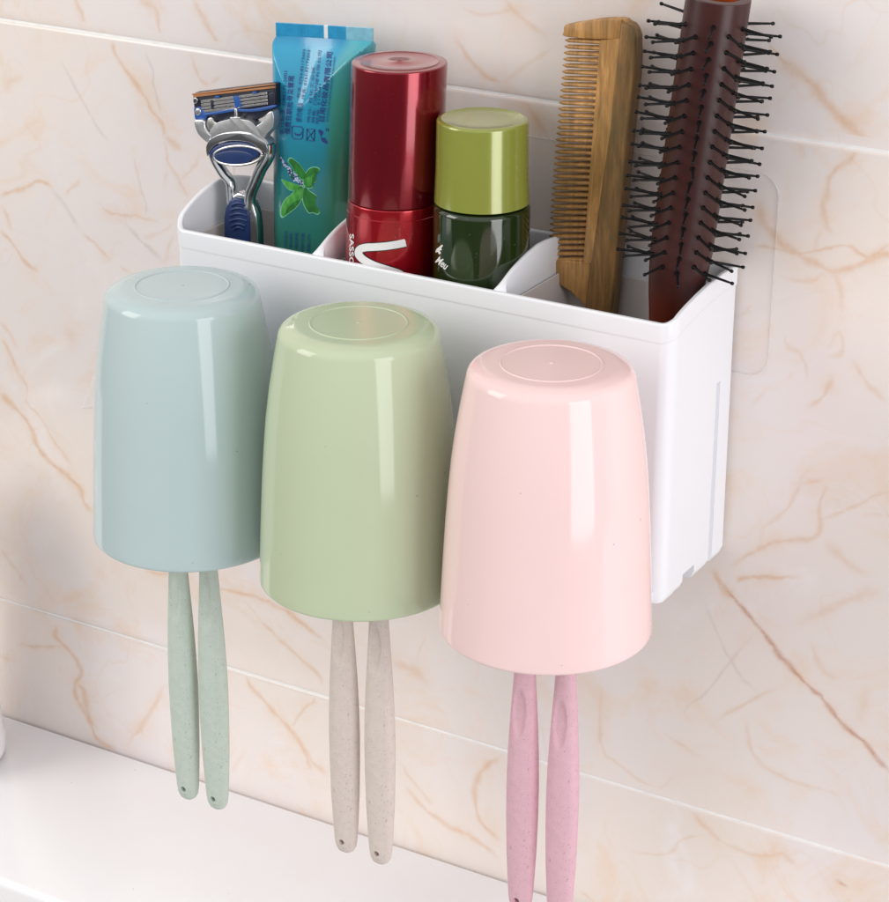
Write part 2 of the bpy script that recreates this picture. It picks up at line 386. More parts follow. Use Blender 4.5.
# ------------------------------------------------------------------ sink ledge and the bottle at the left edge
counter = from_bm('sink_counter', bm_box(-92, 88, -11.4, -.06, -7, 0, .35, 5), MAT['counter'], None, (0,-6,0))
tag(counter, 'glossy white ceramic ledge along the foot of the marble tiles', 'counter')
floor_ = from_bm('floor', bm_box(-150, 150, -200, -12.5, -82, -80), plain('grey_floor', (.5,.5,.5), .4), None, (0,-60,-80)); floor_['kind'] = 'structure'
pv, pf = lathe(fillet([(0,.02),(3.15,.02),(3.2,1.0),(2.95,3.2),(2.62,7.0),(2.5,12.0),(2.2,13.6),(1.1,14.2),(1.1,15.2),(0,15.2)], {1:.6,2:.6,3:1,4:1,6:.8,7:.3,8:.2}), -26.72, -4.83, 64)
wb = mk('white_bottle', pv, pf, MAT['bottle_white'], None, True, None, (-26.72,-4.83,0)); sharp(wb)
tag(wb, 'glossy white bottle standing on the ledge, cut off by the left edge', 'bottle')
# clear adhesive sheet
def clear_mat(name, tint, rough, a):
    M, N, L, b = new_mat(name); setp(b, color=tint, rough=rough, alpha=a, spec=.5)
    r = N.new('ShaderNodeMapRange'); r.inputs[3].default_value = a*.7; r.inputs[4].default_value = a*1.3
    L.new(nz(N, L, coords(N, L), 60, 4), r.inputs[0]); L.new(r.outputs[0], b.inputs['Alpha'])
    return M
def rrect(x0, x1, z0, z1, r, n=8):
    o = []
    for cx, cz, a0 in ((x1-r, z1-r, 0), (x0+r, z1-r, 90), (x0+r, z0+r, 180), (x1-r, z0+r, 270)):
        for i in range(n+1):
            a = math.radians(a0+90*i/n); o.append((cx+r*math.cos(a), cz+r*math.sin(a)))
    return o
ad = from_bm('adhesive_sheet', bm_poly(rrect(-11.95, 11.95, 25.35, 33.1, .85), -.055, -.012, .012, 2), clear_mat('clear_film', (.80,.74,.71), .16, .025), None, (0,0,29))
rp_ = [(x_, -.05, z_) for x_, z_ in rrect(-11.95, 11.95, 25.35, 33.1, .85, 10)]
mk('film_edge', *tube(rp_+rp_[:1], [.028]*(len(rp_)+1), 6), clear_mat('film_edge', (.90,.86,.84), .15, .20), ad)
tag(ad, 'large clear adhesive sheet with rounded corners on the tiles behind the holder', 'adhesive sheet')
ad2 = from_bm('adhesive_sheet', bm_poly([(-20.72,17.35),(-15,19.0),(-15,20.6),(-19.75,19.35)], -.05, -.012, .01, 2), clear_mat('cloudy_film', (.97,.95,.94), .25, .30), None, (-18,0,19))
tag(ad2, 'small cloudy adhesive corner peeking out left of the blue-grey cup', 'adhesive sheet')
# ------------------------------------------------------------------ the holder
BL, BR, D, ZB = -10.84, 10.65, 5.74, 18.0
def interp(tab, y):
    for (a, za), (b, zb) in zip(tab, tab[1:]):
        if y <= b:
            t = (y-a)/(b-a); return za+(zb-za)*t
    return tab[-1][1]
TOPL = [(-5.8,28.88),(-5.55,29.12),(-5.2,29.42),(-4.8,29.64),(-4.4,29.81),(-3.9,29.98),(-3.4,30.1),(-2.7,30.2),(-2.0,30.15),(-1.3,30.0),(-.6,29.78),(0,29.52)]
TOPR = [(-5.8,28.88),(-5.5,29.02),(-5.0,29.17),(-4.4,29.3),(-3.5,29.45),(-2.7,29.55),(-1.5,29.62),(-.7,29.6),(0,29.52)]
def ztop(x, y):
    if y <= -5.75: return 28.88
    t = max(0, min(1, (x-BL)/(BR-BL))); return interp(TOPL, y)*(1-t)+interp(TOPR, y)*t
holder = thing('toothbrush_holder', (0,-.1,18), 'white plastic wall holder with three compartments above a row of three cups', 'holder')
def plan(inset):
    """closed rounded rectangle, counter-clockwise seen from above, at an inset"""
    x0, x1, y0, y1 = BL+inset, BR-inset, -D+inset, -.12-inset; pts = []
    rf, rb = max(.13, .55-inset), max(.08, .25-inset)
    for cx, cy, a0, r in ((x1-rf, y0+rf, 270, rf), (x1-rb, y1-rb, 0, rb), (x0+rb, y1-rb, 90, rb), (x0+rf, y0+rf, 180, rf)):
        for i in range(11):
            a = math.radians(a0+90*i/10); pts.append((cx+r*math.cos(a), cy+r*math.sin(a)))
        # subdivide the straight that follows
        nxt = {270:(x1, y1-rb), 0:(x0+rb, y1), 90:(x0, y0+rf), 180:(x1-rf, y0)}[a0]
        for i in range(1, 24):
            t = i/24; pts.append((pts[-1][0] if False else pts_end(pts, a0, cx, cy, r)[0]*(1-t)+nxt[0]*t, pts_end(pts, a0, cx, cy, r)[1]*(1-t)+nxt[1]*t))
    return pts
def pts_end(pts, a0, cx, cy, r):
    a = math.radians(a0+90); return (cx+r*math.cos(a), cy+r*math.sin(a))
T = .22
prof = [(.35, 'b', 0), (.12, 'b', .06), (.0, 'b', .35), (.045, 't', -3.0), (.045, 't', -.78), (.02, 't', -.72), (0, 't', -.66), (0, 't', -.09), (.018, 't', -.03), (.055, 't', 0), (T-.055, 't', 0), (T-.018, 't', -.03), (T, 't', -.09), (T+.02, 't', -1.2), (T+.05, 'f', 20.6), (T+.4, 'f', 20.3)]
base_plan = plan(0); V, F = [], []; n = len(base_plan)
for ins, mode, dz in prof:
    for (bx, by), (x, y) in zip(base_plan, plan(ins)):
        z = ZB+dz if mode == 'b' else (dz if mode == 'f' else ztop(bx, by)+dz); V.append((x, y, z))
for i in range(len(prof)-1):
    for k in range(n):
        j = (k+1) % n; F.append((i*n+k, i*n+j, (i+1)*n+j, (i+1)*n+k))
F.append(tuple(range(n))[::-1]); F.append(tuple(range((len(prof)-1)*n, len(prof)*n)))
body = mk('body', V, F, MAT['white'], holder)
cut = []
def cutter(bm): 
    o = from_bm('cutter', bm, MAT['white'], None, None, None); o.display_type = 'WIRE'; cut.append(o)
for sx in (1, -1):
    a, b = (10.47, 11.2) if sx > 0 else (-11.2, -10.47)
    cutter(bm_box(a, b, -1.66, -1.28, 17, 25.42))
    a, b = (10.63, 11.2) if sx > 0 else (-11.2, -10.63)
    cutter(bm_box(a, b, -1.30, 1.0, 17, 25.42))
    a, b = (9.6, 11.2) if sx > 0 else (-11.2, -9.6)
    cutter(bm_box(a, b, -3.9, -2.9, 17, 18.62)); cutter(bm_box(a, b, -4.45, -3.89, 17, 18.14))
boolean(body, cut)
sharp(body, 38)
md_ = body.modifiers.new('weighted_normals', 'WEIGHTED_NORMAL'); md_.keep_sharp = True; md_.weight = 80
def divider(xc):
    ys = [-D+.2+(D-.4)*i/30 for i in range(31)]; V, F = [], []; h = .11
    sec = [(-h-.06, 20.4, 1), (-h, -1.2, 0), (-h, -.08, 0), (-h+.05, -.02, 0), (0, 0, 0), (h-.05, -.02, 0), (h, -.08, 0), (h, -1.2, 0), (h+.06, 20.4, 1)]
    for y in ys:
        zt_ = ztop(-8, y)*.7+ztop(8, y)*.3 - .06
        fl = max(0, 1-(y+D-.2)/.45)**2*.28          # flares into the front wall
        for dx, dz, ab in sec: V.append((xc+dx*(1+fl*6), y, dz if ab else zt_+dz-fl*.3))
    k = len(sec)
    for i in range(len(ys)-1):
        for q in range(k-1): F.append((i*k+q, i*k+q+1, (i+1)*k+q+1, (i+1)*k+q))
        F.append((i*k+k-1, i*k, (i+1)*k, (i+1)*k+k-1))
    F.append(tuple(range(k))[::-1]); F.append(tuple(range((len(ys)-1)*k, len(ys)*k)))
    return sharp(mk('divider', V, F, MAT['white'], holder), 50)
XD1, XD2 = -4.2, 3.66
divider(XD1); divider(XD2)
def shade_insert(x0, x1):  # added insert: shaded lower walls of a compartment as grey colour
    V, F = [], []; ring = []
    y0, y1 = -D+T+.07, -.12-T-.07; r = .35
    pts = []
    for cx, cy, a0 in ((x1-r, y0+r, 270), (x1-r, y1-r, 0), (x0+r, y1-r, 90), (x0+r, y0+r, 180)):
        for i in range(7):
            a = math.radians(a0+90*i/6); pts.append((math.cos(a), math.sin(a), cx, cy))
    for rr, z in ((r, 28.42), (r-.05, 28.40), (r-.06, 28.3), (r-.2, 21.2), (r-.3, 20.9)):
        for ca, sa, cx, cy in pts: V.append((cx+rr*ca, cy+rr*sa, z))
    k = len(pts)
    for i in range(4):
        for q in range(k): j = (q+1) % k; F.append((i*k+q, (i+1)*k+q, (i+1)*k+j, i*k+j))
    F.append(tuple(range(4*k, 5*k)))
    return sharp(mk('compartment_shade_insert', V, F, MAT['shade_insert'], holder), 50)
for a, b in ((BL+T+.06, XD1-.2), (XD1+.2, XD2-.2), (XD2+.2, BR-T-.06)): shade_insert(a, b)
CUPX = (-7.19, .51, 8.20); CY = -10.04; ZM = 18.60
for cx in CUPX:
    bm = bmesh.new()
    for a, b in ((-1.95, -1.3), (-.3, .3), (1.3, 1.95)):
        t = bm_box(cx+a, cx+b, -11.2, -5.6, 18.12, 18.57, .08, 2); me = bpy.data.meshes.new('tmp'); t.to_mesh(me); t.free(); bm.from_mesh(me); bpy.data.meshes.remove(me)
    t = bm_box(cx-2.1, cx+2.1, -6.2, -5.6, 18.1, 18.585, .08, 2); me = bpy.data.meshes.new('tmp'); t.to_mesh(me); t.free(); bm.from_mesh(me); bpy.data.meshes.remove(me)
    from_bm('hanger_fork', bm, MAT['white'], holder)
# ------------------------------------------------------------------ cups
def cup(cx, mat, mat_base, label):
    zt = 28.50
    out = [(1.78,zt-.035),(1.86,zt),(2.25,zt),(2.72,zt-.12),(3.02,27.25),(3.20,26.2),(3.36,25.0),(3.52,23.0),(3.64,21.0),(3.72,19.4),(3.735,ZM+.16),(3.775,ZM+.12),(3.775,ZM+.02),(3.70,ZM)]
    prof = [(0,zt+.03),(.05,zt+.025),(.08,zt+.002),(.12,zt+.001),(1.62,zt),(1.675,zt),(1.69,zt+.022),(1.72,zt+.028),(1.75,zt+.022),(1.765,zt),(1.83,zt)] + fillet([(1.86,zt+.0),(2.34,zt),(2.82,zt-.19),(3.02,27.25),(3.20,26.2)], {1:.22,2:.36}, 8)[:-1]
    prof += [(3.20,26.2),(3.36,25.0),(3.46,23.9),(3.55,22.7),(3.63,21.3),(3.70,19.9),(3.742,ZM+.35),(3.758,ZM+.12),(3.752,ZM+.04),(3.72,ZM),(3.62,ZM),(3.56,ZM+.1),(3.50,20.5),(3.35,23),(3.15,25.3),(2.85,27.2),(2.55,28.0),(2.2,zt-.22),(0,zt-.24)]
    V, F = lathe(prof, cx, CY, 128)
    mi = [1 if min(V[i][2] for i in f) > zt-.075 and max(math.hypot(V[i][0]-cx, V[i][1]-CY) for i in f) < 2.3 else 0 for f in F]
    o = sharp(mk('cup', V, F, [mat, MAT[mat_base]], None, True, mi, (cx, CY, ZM)), 55)
    return tag(o, label, 'cup', 'pastel cups hung upside down')
cup(CUPX[0], MAT['cup_blue'], 'cup_blue_base', 'blue-grey plastic cup hung upside down over pale green toothbrushes')
cup(CUPX[1], MAT['cup_green'], 'cup_green_base', 'sage green plastic cup hung upside down over beige toothbrushes')
cup(CUPX[2], MAT['cup_pink'], 'cup_pink_base', 'pale pink plastic cup hung upside down over pink toothbrushes')
# ------------------------------------------------------------------ toothbrushes
def make_brush(x, mat, label, dent, holez):
    root = thing('toothbrush', (x, CY, 6.4), label, 'toothbrush', 'toothbrushes hanging under the cups')
    tab = [(6.40,.02,.02),(6.43,.20,.16),(6.52,.31,.25),(6.7,.39,.31),(7.0,.435,.34),(7.6,.47,.37),(9.0,.53,.43),(10.5,.56,.46),(11.8,.565,.47),(13.0,.54,.46),(14.2,.49,.43),(15.2,.435,.39),(16.2,.375,.35),(17.2,.32,.31),(18.0,.27,.27),(18.9,.25,.24),(19.4,.25,.22)]
    zs = [6.40,6.41,6.43,6.47,6.52,6.6,6.7,6.85] + [7.0+.1*i for i in range(int((19.4-7.0)/.1)+1)]
    def rad(z):
        for a, b in zip(tab, tab[1:]):
            if z <= b[0]:
                t = (z-a[0])/(b[0]-a[0]); return a[1]+(b[1]-a[1])*t, a[2]+(b[2]-a[2])*t
        return tab[-1][1:]
    seg = 64; V, F = [], []
    dz0, dz1 = dent; dc, dh = (dz0+dz1)/2, (dz1-dz0)/2
    for z in zs:
        rx, ry = rad(z); rx *= 1.08
        for k in range(seg):
            a = 2*math.pi*k/seg; ca, sa = math.cos(a), math.sin(a); e = 2/2.3
            X = rx*math.copysign(abs(ca)**e, ca); Y = ry*math.copysign(abs(sa)**e, sa)
            q = 1-((z-dc)/dh)**2-(X/.27)**2
            if Y < 0 and q > 0: Y += .13*min(1, q*1.6)**.8
            V.append((x+X, CY+Y, z))
    n_ = len(zs)
    for i in range(n_-1):
        for k in range(seg):
            j = (k+1) % seg; F.append((i*seg+k, i*seg+j, (i+1)*seg+j, (i+1)*seg+k))
    F.append(tuple(range(seg))[::-1]); F.append(tuple(range((n_-1)*seg, n_*seg)))
    h = mk('handle', V, F, mat, root)
    bm = bmesh.new(); bmesh.ops.create_cone(bm, cap_ends=True, segments=20, radius1=.125, radius2=.125, depth=3)
    bmesh.ops.rotate(bm, verts=bm.verts, matrix=Matrix.Rotation(math.pi/2, 3, 'X'))
    for v in bm.verts: v.co += Vector((x, CY, holez))
    c = from_bm('cutter', bm, mat, None, None, None)
    boolean(h, [c]); sharp(h, 50)
    hv = [(x+a, b) for a, b in ((-.28,18.72),(.28,18.72),(.5,19.2),(.55,20.0),(.5,20.9),(.3,21.25),(-.3,21.25),(-.5,20.9),(-.55,20.0),(-.5,19.2))]
    from_bm('head', bm_poly(hv, CY-.2, CY+.2, .1, 3), mat, root)
    from_bm('bristles', bm_poly([(x+a*.8, 20.05+(b-20.05)*.85) for a, b in [(q[0]-x, q[1]) for q in hv]], CY+.18, CY+1.1, .05, 2), MAT['bristle'], root)
    return root
def copy_brush(src, dx, label):
    c = src.copy(); COL.objects.link(c); c['label'] = label; c.location.x += dx*S
    for ch in list(src.children):
        k = ch.copy(); COL.objects.link(k); k.parent = c
    return c
b1 = make_brush(-7.96, MAT['br_green'], 'pale green speckled toothbrush, the one nearer the bottle on the ledge', (14.6, 17.2), 6.98)
copy_brush(b1, 1.47, 'pale green speckled toothbrush hanging nearer the beige toothbrushes')
b2 = make_brush(-.345, MAT['br_beige'], 'beige speckled toothbrush hanging nearer the pale green pair', (14.8, 16.9), 6.98)
copy_brush(b2, 1.60, 'beige speckled toothbrush hanging nearer the pink pair')
b3 = make_brush(7.42, MAT['br_pink'], 'pink speckled toothbrush hanging nearer the beige pair', (14.0, 16.0), 6.98)
copy_brush(b3, 1.65, 'pink speckled toothbrush, rightmost of all the toothbrushes')
# ------------------------------------------------------------------ things standing in the compartments
FLZ = 20.95
MAT['chrome'] = plain('chrome', (.62,.63,.65), .10, .03, 80, metal=1.0)
MAT['steel'] = plain('brushed_steel', (.72,.71,.70), .28, .1, 200, metal=1.0)
MAT['satin'] = plain('satin_grey_metal', (.62,.63,.65), .30, .06, 150, metal=.85)
MAT['navy'] = plain('navy_rubber', (.010,.032,.125), .38, .12, 120)
MAT['navy_dark'] = plain('dark_cartridge_plastic', (.012,.016,.032), .35, .1, 120)
MAT['blue_clip'] = plain('blue_clip_plastic', (.02,.09,.34), .3, .08, 120)
MAT['orange'] = plain('orange_strip', (.42,.18,.07), .35, .12, 200)
def pol(name, pts, y0, y1, mat, parent, bev=.05, seg=3): return from_bm(name, bm_poly(pts, y0, y1, bev, seg), mat, parent)
# --- razor (front faces the room)
RY = -3.3
rz = thing('razor', (-9.6, RY+.2, FLZ), 'chrome and navy blue razor with an orange-edged blade head standing beside the blue tube', 'razor')
def R(pp, off=0): return px_poly(pp, RY+off)
def zz(px, py): return (180+px/8.082, 70+py/8.082)     # zoomed pixel -> photograph pixel
head = pol('blade_head', R([zz(*q) for q in [(108,196),(130,180),(760,104),(778,112),(782,290),(774,300),(640,395),(500,425),(330,415),(220,395),(150,402),(132,385),(116,290)]]), RY-.05, RY+.32, MAT['navy_dark'], rz, .06)
pol('lubricating_strip', R([zz(*q) for q in [(112,186),(775,103),(780,112),(115,197)]]), RY-.13, RY-.03, MAT['orange'], head, .02)
pol('lubricating_strip', R([zz(*q) for q in [(120,197),(778,124),(780,140),(124,215)]]), RY-.14, RY-.03, MAT['orange'], head, .02)
for k in range(4):
    t = k/3.0; yl = 240+t*84; yr = 172+t*84
    pol('blade', R([zz(*q) for q in [(186,yl),(720,yr),(720,yr+17),(186,yl+19)]]), RY-.10-.012*(4-k), RY-.03, MAT['steel'], head, .008, 1)
pol('end_cap', R([zz(*q) for q in [(128,300),(175,290),(205,330),(240,345),(222,398),(150,402),(134,380)]]), RY-.15, RY-.03, MAT['blue_clip'], head, .04)
pol('end_cap', R([zz(*q) for q in [(724,180),(778,172),(780,290),(735,296)]]), RY-.12, RY-.03, MAT['navy_dark'], head, .04)
pol('clip', R([zz(*q) for q in [(446,205),(492,200),(512,292),(466,300)]]), RY-.17, RY-.03, MAT['blue_clip'], head, .03)
pol('clip', R([zz(*q) for q in [(300,205),(330,202),(332,216),(302,220)]]), RY-.16, RY-.03, MAT['blue_clip'], head, .02)
pol('clip', R([zz(*q) for q in [(600,170),(632,167),(634,182),(602,185)]]), RY-.16, RY-.03, MAT['blue_clip'], head, .02)
pol('clip', R([zz(*q) for q in [(264,235),(286,232),(290,300),(268,304)]]), RY-.155, RY-.03, MAT['navy_dark'], head, .02)
pol('rivet', R(ell(*zz(140,240), 2.2, 3.2)), RY-.15, RY-.03, MAT['chrome'], head, .03)
pol('rivet', R(ell(*zz(165,330), 2.8, 3.6)), RY-.19, RY-.03, MAT['steel'], head, .03)
pol('guard_bar', R(smooth_px([zz(*q) for q in [(215,345),(330,325),(450,305),(560,312),(660,300),(780,276),(782,296),(660,325),(560,332),(450,328),(330,348),(220,362)]], 4)), RY-.16, RY-.03, MAT['blue_clip'], head, .03)
yoke = pol('yoke', R(smooth_px([zz(*q) for q in [(250,565),(275,480),(330,415),(430,385),(440,370),(515,370),(525,385),(600,400),(650,450),(690,520),(735,560),(720,590),(480,520),(300,560)]], 5)), RY-.28, RY+.2, MAT['satin'], rz, .10, 4)
pol('arm', R(smooth_px([zz(*q) for q in [(148,400),(190,388),(228,398),(236,450),(262,490),(290,520),(262,575),(215,545),(170,490)]], 5)), RY-.30, RY+.15, MAT['satin'], yoke, .09, 4)
pol('arm', R(smooth_px([zz(*q) for q in [(740,335),(784,328),(786,440),(740,500),(700,540),(660,470),(650,440),(700,400)]], 5)), RY-.30, RY+.15, MAT['satin'], yoke, .09, 4)
pol('arm', R(smooth_px([zz(*q) for q in [(248,385),(280,375),(300,405),(335,430),(300,470),(262,475),(246,430)]], 5)), RY-.22, RY+.1, MAT['steel'], yoke, .05, 3)
pol('pivot', R([zz(*q) for q in [(468,300),(486,300),(490,385),(464,385)]]), RY-.24, RY-.03, MAT['steel'], yoke, .03)
# chrome loop and grip
def P3(px, py, off=0): return un(px, py, 1, RY+off)
lf = smooth_path([P3(*zz(255,600)), P3(*zz(290,720)), P3(*zz(352,830)), P3(230.5,182), P3(231.5,193), P3(232.5,205)], 8)
rf = smooth_path([P3(*zz(725,590)), P3(*zz(716,690)), P3(*zz(655,800)), P3(255.5,182), P3(250.5,195), P3(250,208)], 8)
nl = len(lf); hd = mk('handle', *merge([tube(lf, [.20]*nl, 16, 1.3), tube(rf, [.23]*nl, 16, 1.3)]), MAT['chrome'], rz); sharp(hd, 60)
pol('collar', R(smooth_px([zz(*q) for q in [(252,600),(290,540),(370,500),(480,488),(590,498),(680,545),(738,585),(742,660),(700,640),(610,575),(480,555),(360,572),(290,625),(262,680)]], 5)), RY-.34, RY+.1, MAT['chrome'], hd, .09, 4)
pol('thumb_pad', R(ell(*zz(475,655), 25.2, 11.6, 48, -.03)), RY-.33, RY+.05, MAT['navy'], hd, .10, 4)
tv, tf = tube([P3(*q, -.335) for q in ell(*zz(468,690), 24.0, 9.6, 64, -.03)+[ell(*zz(468,690), 24.0, 9.6, 64, -.03)[0]]], [.055]*65, 8)
mk('thumb_ring', tv, tf, MAT['steel'], hd)
pol('thumb_pad', R(ell(*zz(468,690), 20.5, 7.4, 48, -.03)), RY-.37, RY-.25, MAT['navy'], hd, .06, 4)
tv, tf = tube(smooth_path([P3(*zz(385,748),-.1), P3(*zz(480,757),-.14), P3(*zz(605,742),-.1)], 6), [.05]*13, 8)
mk('accent_line', tv, tf, MAT['orange'], hd)
def gz(px, py): return (160+px/7.408, 160+py/7.408)
def down(px, py, z): q = un(px, py, 1, RY); d = Vector((q.x+(q.z-z)*-.02, q.z)); return (d.x, z)
gp = R(smooth_px([gz(*q) for q in [(500,420),(510,330),(540,270),(590,248),(640,262),(690,320),(722,400),(732,520),(735,600)]], 4, False)[:33]) if False else None
def strip(top, left, right, zb):
    """grip outline: px points for the top arch, then straight down to height zb"""
    pts = R(top); l, r_ = pts[0], pts[-1]
    return pts + [(r_[0]-.03, zb+.5), (r_[0]-.25, zb), (l[0]+.2, zb), (l[0]-.03, zb+.5)]
pol('grip_frame', strip([gz(*q) for q in [(492,560),(490,420),(500,330),(535,262),(590,232),(650,250),(700,310),(725,400),(735,500),(738,600)]], 0, 0, FLZ), RY-.16, RY+.35, MAT['chrome'], rz, .10, 4)
grip = pol('grip', strip([gz(*q) for q in [(500,570),(498,420),(510,340),(540,285),(585,264),(630,276),(668,330),(684,420),(686,520),(686,600)]], 0, 0, FLZ+.1), RY-.27, RY+.1, MAT['navy'], rz, .09, 4)
for k, (yy, hw) in enumerate([(320,50),(358,60),(398,64),(438,64),(474,52),(500,36)]):
    tv, tf = tube(smooth_path([P3(*gz(582-hw, yy+16), -.26), P3(*gz(582-hw*.5, yy+3), -.28), P3(*gz(582, yy-2), -.29), P3(*gz(582+hw*.5, yy+2), -.28), P3(*gz(582+hw, yy+14), -.26)], 5), [.065]*21, 10)
    mk('ridge', tv, tf, MAT['navy'], grip)
# --- toothpaste tube
TY = -2.0
def tube_print():
    M, N, L, b = new_mat('printed_blue_tube'); setp(b, rough=.22, spec=.5, coat=.2)
    t = N.new('ShaderNodeAttribute'); t.attribute_name = 'uvp'; s = N.new('ShaderNodeSeparateColor'); L.new(t.outputs['Color'], s.inputs[0])
    v = coords(N, L)
    wob = math_(N, L, 'ADD', s.outputs[1], math_(N, L, 'MULTIPLY', math_(N, L, 'SUBTRACT', nz(N, L, v, 30, 2), .5), .08))
    main = ramp(N, L, wob, [(.0, srgb(20,130,178)), (.03, srgb(50,158,196)), (.24, srgb(38,142,176)), (.34, srgb(34,124,140)), (.44, srgb(36,112,112)), (.56, srgb(42,112,100)), (1, srgb(42,104,92))])
    side = ramp(N, L, s.outputs[1], [(.0, srgb(80,172,188)), (.16, srgb(62,152,136)), (.34, srgb(46,112,92)), (1, srgb(42,96,80))])
    k = ramp(N, L, s.outputs[0], [(.70, (0,0,0)), (.80, (1,1,1))])
    L.new(mixc(N, L, k, main, side), b.inputs['Base Color'])
    bump(N, L, b, nz(N, L, v, 45, 3), .12, .0008)
    return M
MAT['tube'] = tube_print()
MAT['crimp'] = plain('crimped_blue_film', srgb(46,150,196), .25, .12, 300, coat=.3)
MAT['crimp_pale'] = plain('pale_crimp_film', srgb(132,188,208), .25, .12, 300, coat=.3)
MAT['print_white'] = plain('white_print', (.78,.78,.78), .35, .03, 200)
MAT['print_navy'] = plain('navy_print', srgb(34,58,128), .4, .08, 200)
tb = thing('toothpaste_tube', (-6.2, TY, FLZ), 'blue-green toothpaste tube standing cap down, with a printed mint sprig', 'toothpaste tube')
q0 = un(276.5,35,1,TY); q1 = un(373,41,1,TY); qb = un(279,240,1,TY)
ZC = (q0.z+q1.z)/2; ZTB = 22.6                     # crimp line and shoulder
def tz(x): return q0.z + (x-q0.x)/(q1.x-q0.x)*(q1.z-q0.z)     # the crimp line tilts a little
def edges(t):                                      # t: 0 at the crimp, 1 at the shoulder
    l = q0.x + (qb.x-q0.x)*min(1, t/.6) ; r_ = interp([(0,q1.x),(.18,q1.x-.30),(.45,q1.x-.55),(.56,-4.62),(1,-4.72)], t); return l, r_
def depth(u, t):
    e = 1.12*max(0, 1-abs(2*u-1)**3.2)**.5
    tc = .006+.172*max(0, min(u/.40, (1-u)/.60*1.12, 1.0)) if u < .82 else .006+.17*(1-u)/.60*1.12   # fold line: an arrow-shaped flat under the seal
    return e*min(1, .02+.98*t/tc)
NU, NT = 90, 150
V, F, A = [], [], []
us = [i/NU for i in range(NU+1)]; us = [.5-.5*math.cos(math.pi*a)*(.35)+(a-.5)*.65*1.0 if False else a for a in us]
us = [(.5-.5*math.cos(math.pi*a)) for a in us]
for j in range(NT+1):
    t = j/NT; l, r_ = edges(t)
    for sgn in (-1, 1):
        for i, u_ in enumerate(us):
            x = l+(r_-l)*u_; zt_ = tz(x); z = zt_ + (ZTB-zt_)*t
            V.append((x, TY+sgn*(depth(u_, t)+.012), z)); A.append((u_, t, 0, 1))
w_ = NU+1
for j in range(NT):
    for i in range(NU):
        a = j*2*w_+i; F.append((a, a+1, a+1+2*w_, a+2*w_)); a += w_; F.append((a+1, a, a+2*w_, a+1+2*w_))
    for i in (0, NU):
        a = j*2*w_+i; q = (a, a+2*w_, a+w_+2*w_, a+w_); F.append(q if i == 0 else q[::-1])
tbody = mk('tube_body', V, F, MAT['tube'], tb)
at = tbody.data.color_attributes.new('uvp', 'FLOAT_COLOR', 'POINT'); at.data.foreach_set('color', [c for a in A for c in a]); sharp(tbody, 60)
def tube_y(x, z):
    t = max(0, min(1, (tz(x)-z)/(tz(x)-ZTB))); l, r_ = edges(t); u_ = max(0, min(1, (x-l)/(r_-l))); return TY-depth(u_, t)-.012
# crimped seal
def crimp(name, u0, u1, mat, zoff=0, yo=0):
    V, F = [], []; K = max(2, int((u1-u0)*160)); h = .50
    for i in range(K+1):
        x = q0.x+(q1.x-q0.x)*(u0+(u1-u0)*i/K); z = tz(x); rp = .014*(i % 2)
        for dz, y in ((-.01,-.035),(.04,-.04-rp),(h-.02,-.04-rp),(h,-.03),(h,.03),(h-.02,.04+rp),(.04,.04+rp),(-.01,.035)): V.append((x, TY+y*(1+yo), z+dz+zoff))
    for i in range(K):
        for k in range(8): j = (k+1) % 8; F.append((i*8+k, i*8+j, i*8+8+j, i*8+8+k))
    F.append(tuple(range(8))[::-1]); F.append(tuple(range(K*8, K*8+8)))
    return mk(name, V, F, mat, tb, False)
crimp('seal', 0.0, .505, MAT['crimp']); crimp('seal', .545, .73, MAT['crimp']); crimp('seal', .73, 1.0, MAT['crimp_pale']); crimp('seal_mark', .505, .545, MAT['print_white'])
cv, cf = lathe(fillet([(0,FLZ),(1.25,FLZ),(1.25,FLZ+1.6),(1.15,ZTB+.3),(0,ZTB+.3)], {1:.1,2:.1}), -6.45, TY, 48)
sharp(mk('cap', cv, cf, MAT['bottle_white'], tb))
